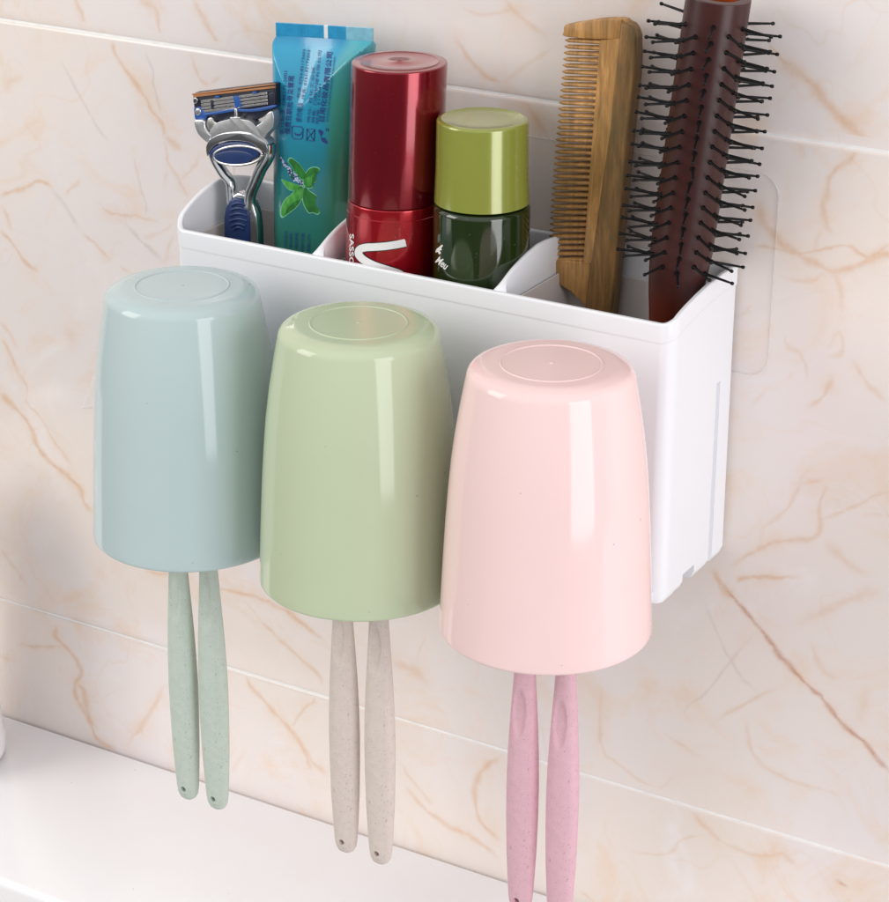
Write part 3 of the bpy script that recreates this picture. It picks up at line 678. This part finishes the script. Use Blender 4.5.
# printing
def ontube(px, py, off):
    """the point of the tube's front seen at a photographed pixel, lifted by off"""
    y = TY-.9
    for _ in range(12):
        q = un(px, py, 1, y); y = .4*y+.6*(tube_y(q.x, q.z)-off)
    q = un(px, py, 1, y); return (q.x, tube_y(q.x, q.z)-off, q.z)
def px_text(body_, size_px, bold, p0, p1):
    """lettering laid out along a photographed base line from p0 to p1: list of pixel points and faces"""
    tv, tf = text_geo(body_, 1.0, bold); wv = max(v.x for v in tv); d = Vector((p1[0]-p0[0], p1[1]-p0[1])); n_ = Vector((d.y, -d.x)).normalized()
    return [(p0[0]+d.x*v.x/wv+n_.x*v.y*size_px, p0[1]+d.y*v.x/wv+n_.y*v.y*size_px) for v in tv], tf
lines = [ # text, height px, bold, start px (lower end), end px
 ('执行标准: GB8372-2001', 4.6, .0, (283.2,134.5), (287.2,71)), ('保质日期批号见管尾', 6.2, .012, (289.6,134.5), (293.6,75.5)), ('咨询电话', 6.2, .006, (300.4,122.5), (302.6,103)),
 ('电话: 0754-82173605', 3.5, .0, (299.4,98.5), (305.2,49)), ('传真: 0754-82173663', 3.5, .0, (304,99.5), (310,50)), ('地址: 日化工业区', 3.4, .0, (309.2,123), (314.6,66.5)),
 ('销售: 口腔护理有限公司', 3.6, .0, (313.8,123.5), (321,50.5)), ('邮编: 515041', 3.0, .0, (317.6,124.5), (320.8,84)), ('日用化妆品有限公司', 6.2, .014, (323.2,123), (332,52)), ('RIYONG HUAZHUANGPIN YOUXIAN', 2.6, .0, (327.6,121.5), (335.4,57)),
 ('去渍美白', 3.4, .0, (286.6,247), (287.2,231)), ('草本清新', 3.4, .0, (291.6,248), (292,232)), ('薄荷香型', 3.4, .0, (297.2,249), (297.6,232.5)), ('呵护牙龈', 3.6, .0, (303.4,251), (303.8,233)), ('清爽口气', 3.6, .0, (309.6,252.5), (310,234))]
for body_, sz, bo, p0, p1 in lines:
    tv, tf = px_text(body_, sz, bo, p0, p1)
    mk('lettering', [ontube(a, b, .03) for a, b in tv], tf, MAT['print_navy'], tbody, False)
def flat_on_tube(name, pp, mat, off=.012, parent=None):
    q = [Vector(ontube(a, b, off)) for a, b in pp]
    bm = bmesh.new(); vs = [bm.verts.new((p.x, 0, p.z)) for p in q]; bm.faces.new(vs)
    bmesh.ops.triangulate(bm, faces=list(bm.faces)); bmesh.ops.subdivide_edges(bm, edges=list(bm.edges), cuts=2, use_grid_fill=True)
    for v in bm.verts: v.co.y = tube_y(v.co.x, v.co.z)-off
    return from_bm(name, bm, mat, parent or tbody)
def stroke_on_tube(name, pp, rad, mat):
    P = [Vector(ontube(a, b, .01)) for a, b in pp]
    mk(name, *tube(P, [rad]*len(P), 6), mat, tbody)
rr_ = [(292,127),(292,136.5),(293.5,138.5),(300.5,139),(302.5,137.5),(303,128.5),(301.5,126.8),(294,126),(292,127)]
stroke_on_tube('phone_icon', rr_, .018, MAT['print_navy'])
flat_on_tube('phone_icon', smooth_px([(294.2,132),(295.5,133.4),(298,134),(300.5,133.2),(301.2,131.2),(301.6,132.5),(300.6,134.8),(298,135.8),(295,134.6)], 3), MAT['print_navy'])
stroke_on_tube('envelope_icon', [(306.8,128.8),(306.4,140.2),(314,140.8),(314.8,129.2),(306.8,128.8),(311,134.6),(314.8,129.2)], .018, MAT['print_navy'])
stroke_on_tube('envelope_icon', [(306.4,140.2),(310,134.4),(314,140.8)], .014, MAT['print_navy'])
for pp in ([(318,130.5),(320,129.4),(323.5,131.8),(322,134.5),(321,136.5),(319.5,134)], [(320.5,136.5),(322.5,138),(324.5,137.5),(325.2,140),(327,141.5),(327.3,143.8),(324.5,143),(321.5,141)]):
    flat_on_tube('emblem', pp, MAT['print_navy'])
stroke_on_tube('emblem', ell(327, 129.6, 1.2, 1.2, 12)+[ell(327, 129.6, 1.2, 1.2, 12)[0]], .014, MAT['print_navy'])
# mint sprig
def leaf_mat(name, a, b_):
    M, N, L, b = new_mat(name); setp(b, rough=.35)
    L.new(ramp(N, L, nz(N, L, coords(N, L, 'Object', (1,1,.5)), 420, 3), [(.35, a), (.65, b_)]), b.inputs['Base Color']); return M
MAT['leaf_a'] = leaf_mat('mint_leaf_print', srgb(44,128,46), srgb(86,168,72)); MAT['leaf_b'] = leaf_mat('dark_mint_leaf_print', srgb(22,92,34), srgb(44,128,48))
MAT['leaf_rim'] = plain('pale_leaf_outline_print', srgb(120,190,160), .35, .1, 300)
MAT['lav'] = plain('lavender_print', srgb(172,184,216), .4, .2, 400); MAT['lav_dark'] = plain('dark_bud_print', srgb(58,40,70), .4, .2, 400)
def lz(a, b): return (280+a/11.27, 150+b/11.27)
leaves = [('leaf_b', [(95,130),(115,95),(150,105),(205,150),(262,220),(292,285),(262,330),(225,315),(175,255),(130,180)]),
 ('leaf_b', [(275,320),(300,250),(345,205),(400,198),(440,215),(435,245),(385,290),(405,345),(385,368),(355,360),(372,405),(345,425),(300,420),(262,370)]),
 ('leaf_a', [(25,335),(90,355),(160,380),(250,415),(215,440),(120,452),(60,400)]),
 ('leaf_a', [(250,415),(255,480),(240,560),(180,645),(110,700),(40,750),(12,720),(20,640),(60,560),(130,500),(190,430)]),
 ('leaf_b', [(285,420),(340,470),(405,515),(400,545),(372,575),(390,625),(435,665),(442,700),(415,718),(370,700),(330,705),(300,670),(262,585),(262,470)])]
for mt, pts in leaves:
    cx_ = sum(p[0] for p in pts)/len(pts); cy_ = sum(p[1] for p in pts)/len(pts)
    rim = [(cx_+(a-cx_)*1.09, cy_+(b-cy_)*1.09) for a, b in pts]
    flat_on_tube('mint_leaf_outline', [lz(*p) for p in smooth_px(rim, 4)], MAT['leaf_rim'], .010)
    lf_ = flat_on_tube('mint_leaf', [lz(*p) for p in smooth_px(pts, 4)], MAT[mt], .015)
flat_on_tube('mint_leaf', [lz(*p) for p in smooth_px([(50,735),(90,650),(160,585),(235,560),(180,640),(110,695)], 4)], MAT['leaf_b'], .018)
flat_on_tube('mint_leaf', [lz(*p) for p in smooth_px([(270,330),(330,300),(390,262),(360,330),(350,390),(300,410),(270,380)], 4)], MAT['leaf_a'], .018)
rnd = random.Random(3); fl = []; fd = []
for i in range(90):
    t = rnd.random(); cx_, cy_ = -5+t*245, 75+t*320; wd = 12+60*t*(1.15-t*.55); cx_ += rnd.uniform(-wd, wd)*.8; cy_ += rnd.uniform(-wd, wd)*.5
    p = Vector(ontube(*lz(cx_, cy_), .01)); r_ = rnd.uniform(.022, .045)
    if p.x < q0.x+.06: continue
    V2 = [(p.x+r_*math.cos(a), tube_y(p.x, p.z)-.020-.002*(i % 3), p.z+r_*math.sin(a)) for a in [2*math.pi*k/8 for k in range(8)]]
    (fl if i % 5 > 1 else fd).append((V2, [tuple(range(8))]))
mk('flower_spike', *merge(fl), MAT['lav'], tbody, False); mk('flower_spike', *merge(fd), MAT['lav_dark'], tbody, False)
# --- red bottle
def translucent(name, color, rough, metal, flake=0):
    M, N, L, b = new_mat(name); setp(b, color=color, rough=rough, metal=metal, coat=.8, coatr=.10, spec=.35)
    v = coords(N, L)
    lo = tuple(c*.75 for c in color); hi = tuple(min(1, c*1.2) for c in color)
    f = nz(N, L, coords(N, L, 'Object', (1,1,.25)), 55, 4, .6)
    base = ramp(N, L, f, [(.3, lo), (.7, hi)])
    if flake: base = mixc(N, L, ramp(N, L, nz(N, L, v, 900, 2), [(.70, (0,0,0)), (.76, (flake,)*3)]), base, (.6,.45,.45))
    L.new(base, b.inputs['Base Color'])
    return M
MAT['red_cap'] = translucent('deep_red_cap_plastic', (.235,.003,.014), .22, .62, .08)
MAT['red_top'] = translucent('frosted_red_plastic', (.30,.035,.040), .30, .1, .05)
MAT['red_body'] = translucent('red_lacquer', (.42,.003,.014), .24, .6, .3)
MAT['dark_gap'] = plain('dark_seam', (.02,.015,.012), .5, .05)
RX0, RYC, RR = -1.55, -3.66, 1.765
def px2cyl(px, z, cy): q = un(px, 451, 1, cy); return q
RXT = un(399.5, 63, 1, RYC).x; RXB = un(392.5, 265, 1, RYC).x
ZRT = un(399.5, 63.5, 1, RYC).z + .08; ZRJ = un(393, 197, 1, RYC).z
lean = (RXT-RXB)/(ZRT-28.2); zr0 = ZRT; RXT_ = RXT
red = thing('red_bottle', (RXB+lean*(FLZ-28.2), RYC, FLZ), 'glossy red bottle with a darker red cap and a large white letter', 'bottle')
v_, f_ = lathe(fillet([(0,FLZ),(1.80,FLZ),(1.80,ZRJ-.42),(1.77,ZRJ-.40),(1.77,ZRJ),(1.55,ZRJ+.02),(1.5,ZRJ+.4),(0,ZRJ+.4)], {1:.2,4:.06}), RXT, RYC, 96, lean, zr0); rbody = sharp(mk('bottle_body', v_, f_, MAT['red_body'], red), 40)
v_, f_ = lathe(fillet([(0,ZRJ+.42),(1.6,ZRJ+.42),(1.74,ZRJ+.03),(1.765,ZRJ+.05),(1.765,ZRT),(1.60,ZRT),(0,ZRT)], {3:.02,4:.07}), RXT, RYC, 96, lean, zr0); rcap = sharp(mk('cap', v_, f_, MAT['red_cap'], red), 40)
v_, f_ = lathe([(0,ZRT+.004),(.07,ZRT+.006),(.10,ZRT+.035),(.14,ZRT+.006),(1.40,ZRT+.006),(1.43,ZRT+.02),(1.46,ZRT+.006),(1.69,ZRT+.003)], RXT, RYC, 96, lean, zr0); mk('cap_top', v_, f_, MAT['red_top'], rcap)
v_, f_ = lathe([(1.425,ZRT+.02),(1.44,ZRT+.03),(1.455,ZRT+.02)], RXT, RYC, 96, lean, zr0); mk('cap_ring', v_, f_, MAT['red_cap'], rcap)
def cyl_pt(px, py, cx, cy, r, off):
    q = oncyl(px, py, cx, cy, r); nrm = Vector((q.x-cx, q.y-cy, 0)).normalized(); return q+nrm*off
def ribbon_on(name, cl, widths, cx, cy, r, off, mat, parent):
    V, F = [], []; off += .012; cl = [Vector(c) for c in cl]
    for i, c in enumerate(cl):
        t = (cl[min(i+1, len(cl)-1)]-cl[max(i-1, 0)]).normalized(); nn = Vector((-t.y, t.x)); w2 = widths*.5 if not isinstance(widths, list) else widths[i]*.5
        for s in (-1, -.33, .33, 1): V.append(cyl_pt(c.x+nn.x*w2*s, c.y+nn.y*w2*s, cx, cy, r, off))
        if i:
            for s in range(3): F.append((4*i-4+s, 4*i-3+s, 4*i+1+s, 4*i+s))
    return mk(name, V, F, mat, parent, True)
vcl = [(p.x, p.y) for p in smooth_path([Vector((a, b, 0)) for a, b in [(405.6,242.4),(396,244.4),(385,246),(375,246.8),(366,247.3),(360.3,249.2),(358.9,253),(361,257),(366,261),(375,265.5),(387,269.5),(399,273.5),(402,276)]], 6)]
xb = RXB+lean*.95
ribbon_on('letter_outline', [(406.2,242.3)]+vcl, 9.4, xb, RYC, 1.80, .006, MAT['dark_gap'], rbody)
ribbon_on('letter', vcl, 7.6, xb, RYC, 1.80, .012, MAT['print_white'], rbody)
def text_on_cyl(name, body_, size_px, p0, p1, cx, cy, r, mat, parent, bold=.01):
    tv, tf = px_text(body_, size_px, bold, p0, p1)
    return mk(name, [cyl_pt(a, b, cx, cy, r, .025) for a, b in tv], tf, mat, parent, False)
text_on_cyl('lettering', 'SASSOON', 6.0, (350.3, 233.5), (349.6, 283), xb, RYC, 1.80, MAT['print_white'], rbody, .02)
# --- green bottle
MAT['g_cap'] = plain('pearly_lime_plastic', srgb(141,148,62), .22, .06, 20, coat=.9, coatr=.08, metal=.14)
MAT['g_body'] = translucent('dark_green_bottle', (.013,.027,.005), .08, .0, .12)
MAT['g_liquid'] = plain('green_seam', (.06,.10,.015), .2, .1)
GYC = -3.62; GX = un(482.5, 123, 1, GYC).x; GXB = un(481.5, 255, 1, GYC).x; GX = (GX+GXB)/2
ZGT = un(482.5, 123, 1, GYC).z + .18; ZGJ = un(483, 200.5, 1, GYC).z
gb = thing('green_bottle', (GX, GYC, FLZ), 'dark green bottle with a lime green cap between the red bottle and the comb', 'bottle')
v_, f_ = lathe(fillet([(0,FLZ),(1.79,FLZ),(1.79,ZGJ-.22),(1.70,ZGJ-.10),(1.5,ZGJ-.06),(1.5,ZGJ+.3),(0,ZGJ+.3)], {1:.3,2:.12,3:.05}), GX, GYC, 96); gbody = sharp(mk('bottle_body', v_, f_, MAT['g_body'], gb), 40)
v_, f_ = lathe(fillet([(0,ZGJ+.3),(1.6,ZGJ+.3),(1.70,ZGJ+.02),(1.75,ZGJ),(1.75,ZGJ+.08),(1.70,ZGJ+1.2),(1.675,ZGT-.02),(1.50,ZGT+.02),(1.44,ZGT-.02),(.9,ZGT-.03),(0,ZGT-.02)], {6:.12,7:.06}), GX, GYC, 96); sharp(mk('cap', v_, f_, MAT['g_cap'], gb), 50)
text_on_cyl('lettering', 'Meu', 10.5, (435.4, 261.5), (445.6, 269.5), GX, GYC, 1.79, MAT['print_white'], gbody, .02)
def patch_on(pp, cx, cy, r, mat, parent, name):
    V = [cyl_pt(a, b, cx, cy, r, .012) for a, b in pp]; mk(name, V, [tuple(range(len(V)))], mat, parent, False)
def gq(a, b): return (425+a/7.516, 180+b/7.516)
patch_on([gq(*p) for p in smooth_px([(82,545),(88,520),(112,500),(130,485),(136,495),(124,512),(130,525),(112,530),(122,548),(108,558),(98,540)], 3)], GX, GYC, 1.79, MAT['print_white'], gbody, 'leaf_mark')
# --- wooden comb
def wood_mat(name, g_, pa=.85):
    M, N, L, b = new_mat(name); setp(b, rough=.42, spec=.4)
    g = coords(N, L, 'Object', (1, 1, .16)); wv = nz(N, L, g, 130, 8, .7, 1.4)
    base = ramp(N, L, wv, [(.28, srgb(100,76,46)), (.43, srgb(138,104,62)), (.55, srgb(160,120,72)), (.72, srgb(186,146,92))])
    pt = nz(N, L, coords(N, L, 'Object', (1,1,.4)), 42, 4, .6, 1.0)
    base = mixc(N, L, ramp(N, L, pt, [(.44, (0,0,0)), (.62, (pa,pa,pa))]), base, srgb(104,94,62))
    fi = nz(N, L, coords(N, L, 'Object', (1,1,.06)), 900, 3, .6)
    base = mixc(N, L, .35, base, ramp(N, L, fi, [(.3, (.12,.08,.05)), (.6, (.95,.85,.7))]), 'MULTIPLY')
    base = mixc(N, L, 1.0, base, (g_, g_, g_), 'MULTIPLY')
    L.new(base, b.inputs['Base Color']); bump(N, L, b, fi, .15, .0003); return M
MAT['wood'] = wood_mat('green_sandalwood', .86); MAT['wood_teeth'] = wood_mat('lightened_sandalwood', 1.5, .2)  # teeth are the same wood, colour lightened against the shade between them
WY = -1.55                                          # plane of the comb's front face
comb = thing('wooden_comb', (5.9, WY+.35, FLZ), 'brown wooden comb standing teeth left beside the black-bristled brush', 'comb')
def Wp(px, py): q = un(px, py, 1, WY); return (q.x, q.z)
crease = [(619.6,20),(616.5,50),(613,80),(608,130),(599,195),(590,257),(584,306)]
sil = [(626,21.5),(632,24.5),(637,30),(641,38),(642.6,46),(643,55),(642,77),(640,98),(636.5,130),(628.7,209),(623,275),(618.7,316)]
back = [(a-min(7.5, 1.2+i*1.6), b+max(0, 3-i)*.6) for i, (a, b) in enumerate(sil)]      # the rounded far edge adds the rest of the outline
lo1 = Wp(584,306); lo0 = Wp(590,257); k_ = (lo1[0]-lo0[0])/(lo1[1]-lo0[1])
bt = FLZ; wr = Wp(*back[-1])[0]-lo1[0]
sp_pts = [Wp(*q) for q in crease[::-1]]; sp_pts = [(lo1[0]+(bt-lo1[1])*k_, bt)] + sp_pts
bk_pts = [Wp(q.x, q.y) for q in smooth_path([Vector((a, b, 0)) for a, b in back], 4)]
sp_pts += bk_pts + [(Wp(*back[-1])[0]+(bt-lo1[1])*k_, bt)]
spine = pol('spine', sp_pts, WY, WY+.72, MAT['wood'], comb, .16, 5)
# blank between spine and teeth, thinning towards the teeth
def wedge(name, root, tip, t0, t1, parent=comb, close=True):
    """prism between two polylines (x, z), thickness t0 at root and t1 at tip, centred on the comb's mid plane"""
    V, F = [], []; mid = WY+.36; n_ = len(root)
    for (a, b) in zip(root, tip): V += [(a[0], mid-t0/2, a[1]), (b[0], mid-t1/2, b[1]), (b[0], mid+t1/2, b[1]), (a[0], mid+t0/2, a[1])]
    for i in range(n_-1):
        for k in range(4): j = (k+1) % 4; F.append((i*4+k, i*4+j, i*4+4+j, i*4+4+k))
    F.append((0,1,2,3)); F.append(tuple(range((n_-1)*4, n_*4))[::-1])
    return sharp(mk(name, V, F, MAT['wood_teeth'], parent), 30)
NTH = 37
def Wm(px, py): q = un(px, py, 1, WY+.36); return (q.x, q.z)
def along(pl, t, f=Wm):
    P = [Vector(f(*q)) for q in pl]; ls = [0]
    for a, b in zip(P, P[1:]): ls.append(ls[-1]+(b-a).length)
    d = t*ls[-1]
    for a, b, x, y in zip(P, P[1:], ls, ls[1:]):
        if d <= y: return a+(b-a)*((d-x)/(y-x))
    return P[-1]
tipL = [(565.7,36),(558.5,110),(553,180),(547.6,262)]; rootL = [(603,39),(597.5,110),(592,180),(586.2,262.5)]; crL = [(621.5,38.5),(613.5,110),(605,180),(592.2,262.5)]
ts = [i/40 for i in range(41)]
wedge('tooth_root', [tuple(along(crL, t, Wp)) for t in ts], [tuple(along(rootL, t)) for t in ts], .69, .48)
def end_block(pts_out): pol('end_tooth', [(lambda q_: (q_.x, q_.z))(un(a, b, 1, WY+.36*max(0, min(1, ((619 if b < 120 else 589)-a)/34)))) for a, b in pts_out], WY+.14, WY+.58, MAT['wood_teeth'], comb, .07, 3)
end_block(smooth_px([(566.3,35),(566.2,30),(566.6,25.5),(569,23.6),(584.5,21),(603,18.8),(623,20.6),(623,30),(622,39.5),(603,39.3),(584,37.5)], 3))
end_block([(586.5,262.0),(566,259.8),(549.5,258.2),(547.2,259.5),(546.7,264),(546.9,271.5),(550,275.5),(562,284.5),(571,291.5),(577,298.5),(581,304),(588,309),(593.5,270),(594,262.2)])
for i in range(NTH):
    t = (i+.62)/(NTH+.1); a = along(rootL, t-.006); b = along(tipL, t); hh = .092
    n_ = 9; V, F = [], []; mid = WY+.36; seg = 10
    ln = (b-a)
    path = []; rad = []
    for k in range(n_+1):
        s = k/n_; p = a-ln*.04+ln*1.04*s; path.append(Vector((p.x, mid, p.y)))
        tz_ = hh*(1-.12*s)*(1 if s < .92 else math.sqrt(max(.08, 1-((s-.92)/.08)**2)))
        rad.append((tz_, (.25-.15*s)*(1 if s < .92 else math.sqrt(max(.08, 1-((s-.92)/.08)**2)))))
    dirp = Vector((ln.y, -ln.x)).normalized() if False else None
    up = Vector((-ln.y, 0, ln.x)).normalized()
    for p, (rz_, ry_) in zip(path, rad):
        for q in range(seg):
            an = 2*math.pi*q/seg; V.append(p + up*math.cos(an)*rz_ + Vector((0,1,0))*math.sin(an)*ry_)
    for k in range(n_):
        for q in range(seg): j = (q+1) % seg; F.append((k*seg+q, k*seg+j, k*seg+seg+j, k*seg+seg+q))
    F.append(tuple(range(n_*seg, n_*seg+seg)))
    mk('tooth', V, F, MAT['wood_teeth'], comb)
# --- round hair brush
MAT['barrel'] = None
def barrel_mat():
    M, N, L, b = new_mat('smoky_brown_barrel'); setp(b, rough=.33, spec=.4)
    v = coords(N, L); dk = ramp(N, L, nz(N, L, v, 30, 4), [(.3, (.034,.008,.006)), (.7, (.050,.012,.010))])
    sx = N.new('ShaderNodeSeparateXYZ'); L.new(v, sx.inputs[0]); hh_ = math_(N, L, 'MULTIPLY', sx.outputs[2], 10.0)
    L.new(mixc(N, L, ramp(N, L, hh_, [(.66, (1,1,1)), (.84, (0,0,0))]), dk, (.12,.017,.005)), b.inputs['Base Color'])  # reddish foot: glow through the translucent plastic painted into the colour
    r = N.new('ShaderNodeMapRange'); r.inputs[3].default_value = .28; r.inputs[4].default_value = .42
    L.new(nz(N, L, v, 120, 4), r.inputs[0]); L.new(r.outputs[0], b.inputs['Roughness']); return M
MAT['barrel'] = barrel_mat()
MAT['amber'] = plain('amber_plastic', (.30,.055,.008), .25, .1, 60, coat=.3)
MAT['amber_dark'] = plain('dark_amber_plastic', (.085,.018,.007), .28, .15, 40, coat=.3)
MAT['pin'] = plain('black_nylon_pin', (.004,.004,.0045), .4, .1, 200, spec=.22)
BY = -2.2
pt = un(718.9, -4, 1, BY); pl_ = un(682.8, 241, 1, BY)
AX = (pt-pl_).normalized(); BR_ = 1.12
brush = thing('hair_brush', (pt+AX*((FLZ-pt.z)/AX.z)), 'dark brown round hair brush with rows of black ball-tipped pins', 'hair brush')
base_p = pt+AX*((FLZ-pt.z)/AX.z); LEN = (pt-base_p).length
rotm = Vector((0,0,1)).rotation_difference(AX).to_matrix()
def axl(prof, seg=72):
    V, F = lathe(prof, 0, 0, seg); return [base_p+rotm@Vector(v) for v in V], F
hn = 4.6                                           # barrel starts this far up
V, F = axl(fillet([(0,hn+.0),(.62,hn+.02),(.80,hn+2.2),(1.02,hn+3.6),(BR_,hn+5.0),(BR_,LEN),(.74,LEN),(.70,LEN-.08),(.70,LEN-1.5),(0,LEN-1.5)], {1:.05,2:.6,3:.7,4:.06,5:.04}))
barrel = sharp(mk('barrel', V, F, MAT['barrel'], brush), 45)
V, F = axl([(0,LEN-1.4),(.69,LEN-1.4),(.69,LEN-.12),(.60,LEN-.10),(.58,LEN-.5),(.3,LEN-.7),(0,LEN-.7)], 48); sharp(mk('core', V, F, MAT['amber'], barrel), 45)
V, F = axl(fillet([(0,0),(.5,0),(.62,.8),(.64,2.5),(.60,hn-.4),(.60,hn+.02),(0,hn+.02)], {1:.2,2:.3,3:1,4:1}), 48); mk('handle', V, F, MAT['amber_dark'], brush)
# one pin, shared by all
pinL = 1.14
pv, pf = lathe([(0,-.05),(.10,-.05),(.088,.03),(.055,.09),(.042,pinL-.12),(.034,pinL-.08),(.060,pinL-.04),(.068,pinL+.01),(.056,pinL+.06),(0,pinL+.08)], 0, 0, 10)
pins = []
azc = math.atan2(CC.y-BY, CC.x-9.7)                 # bearing of the viewer, only to sort the pins by how large they show
NC = 12; prng = random.Random(5)
for c in range(NC):
    an = azc - math.radians(3) + 2*math.pi*c/NC
    ph = (0, .5, .12, .62, .3, .8)[c % 6]
    for k in range(20):
        h = LEN-.80-(k+ph)*.56
        if h < 9.0: continue
        rb = BR_-.005
        tilt = prng.gauss(0, .035); sw = prng.gauss(0, .04)
        pins.append((an, h, rb, tilt, sw, math.cos(an-azc)))
def pin_matrix(an, h, rb, tilt, sw):
    z = Vector((math.cos(an+sw), math.sin(an+sw), tilt)).normalized(); x = z.cross(Vector((0,0,1))).normalized(); y = z.cross(x)
    m3 = Matrix((x, y, z)).transposed(); p = Vector((math.cos(an)*rb, math.sin(an)*rb, h))
    return rotm@m3, base_p+rotm@p
pins.sort(key=lambda q: -q[5]); first = None; rest = []
for i, (an, h, rb, tilt, sw, cs) in enumerate(pins):
    m3, p = pin_matrix(an, h, rb, tilt, sw)
    if i < 100:
        if first is None:
            me = bpy.data.meshes.new('pin'); me.from_pydata([tuple(Vector(v)*S) for v in pv], [], pf); me.materials.append(MAT['pin']); me.polygons.foreach_set('use_smooth', [True]*len(me.polygons))
            o = first = bpy.data.objects.new('pin', me)
        else: o = first.copy()
        COL.objects.link(o); o.parent = brush; mm = m3.to_4x4(); mm.translation = (p-base_p)*S; o.matrix_local = mm
    else: rest.append(([p+m3@Vector(v) for v in pv], pf))
ro = mk('pin', *merge(rest), MAT['pin'], brush); ro['kind'] = 'stuff'
# ------------------------------------------------------------------ light
w = bpy.data.worlds.new('World'); scene.world = w; w.use_nodes = True
N, L = w.node_tree.nodes, w.node_tree.links; bg = N['Background']
tc = N.new('ShaderNodeTexCoord'); sp = N.new('ShaderNodeSeparateXYZ'); L.new(tc.outputs['Generated'], sp.inputs[0])
mr = N.new('ShaderNodeMapRange'); mr.inputs[1].default_value = -1; mr.inputs[2].default_value = 1; L.new(sp.outputs[2], mr.inputs[0])
L.new(ramp(N, L, mr.outputs[0], [(0, (.08,.08,.08)), (.40, (.13,.128,.125)), (.54, (.80,.80,.81)), (.7, (1,1,1)), (1, (1.0,1.0,1.0))]), bg.inputs[0])
bg.inputs[1].default_value = .89
def area(name, loc, target, sx, sy, power, color):
    d = bpy.data.lights.new(name, 'AREA'); d.shape = 'RECTANGLE'; d.size = sx*S; d.size_y = sy*S; d.energy = power; d.color = color
    o = bpy.data.objects.new(name, d); COL.objects.link(o); o.location = Vector(loc)*S
    o.rotation_euler = (Vector(target)-Vector(loc)).to_track_quat('-Z', 'Y').to_euler()
    return o
area('softbox_lamp', (112, -55, 37), (4, -8, 24), 56, 98, 8.6, (.985,.975,1))
area('added_fill_lamp', (-95, -90, 75), (-5, -5, 25), 60, 80, 8.6, (1,.96,.90))  # added warm fill from the left front, no window there
vs = scene.view_settings; vs.view_transform = 'Standard'; vs.look = 'None'; vs.gamma = 1; vs.exposure = 0
scene.render.film_transparent = False
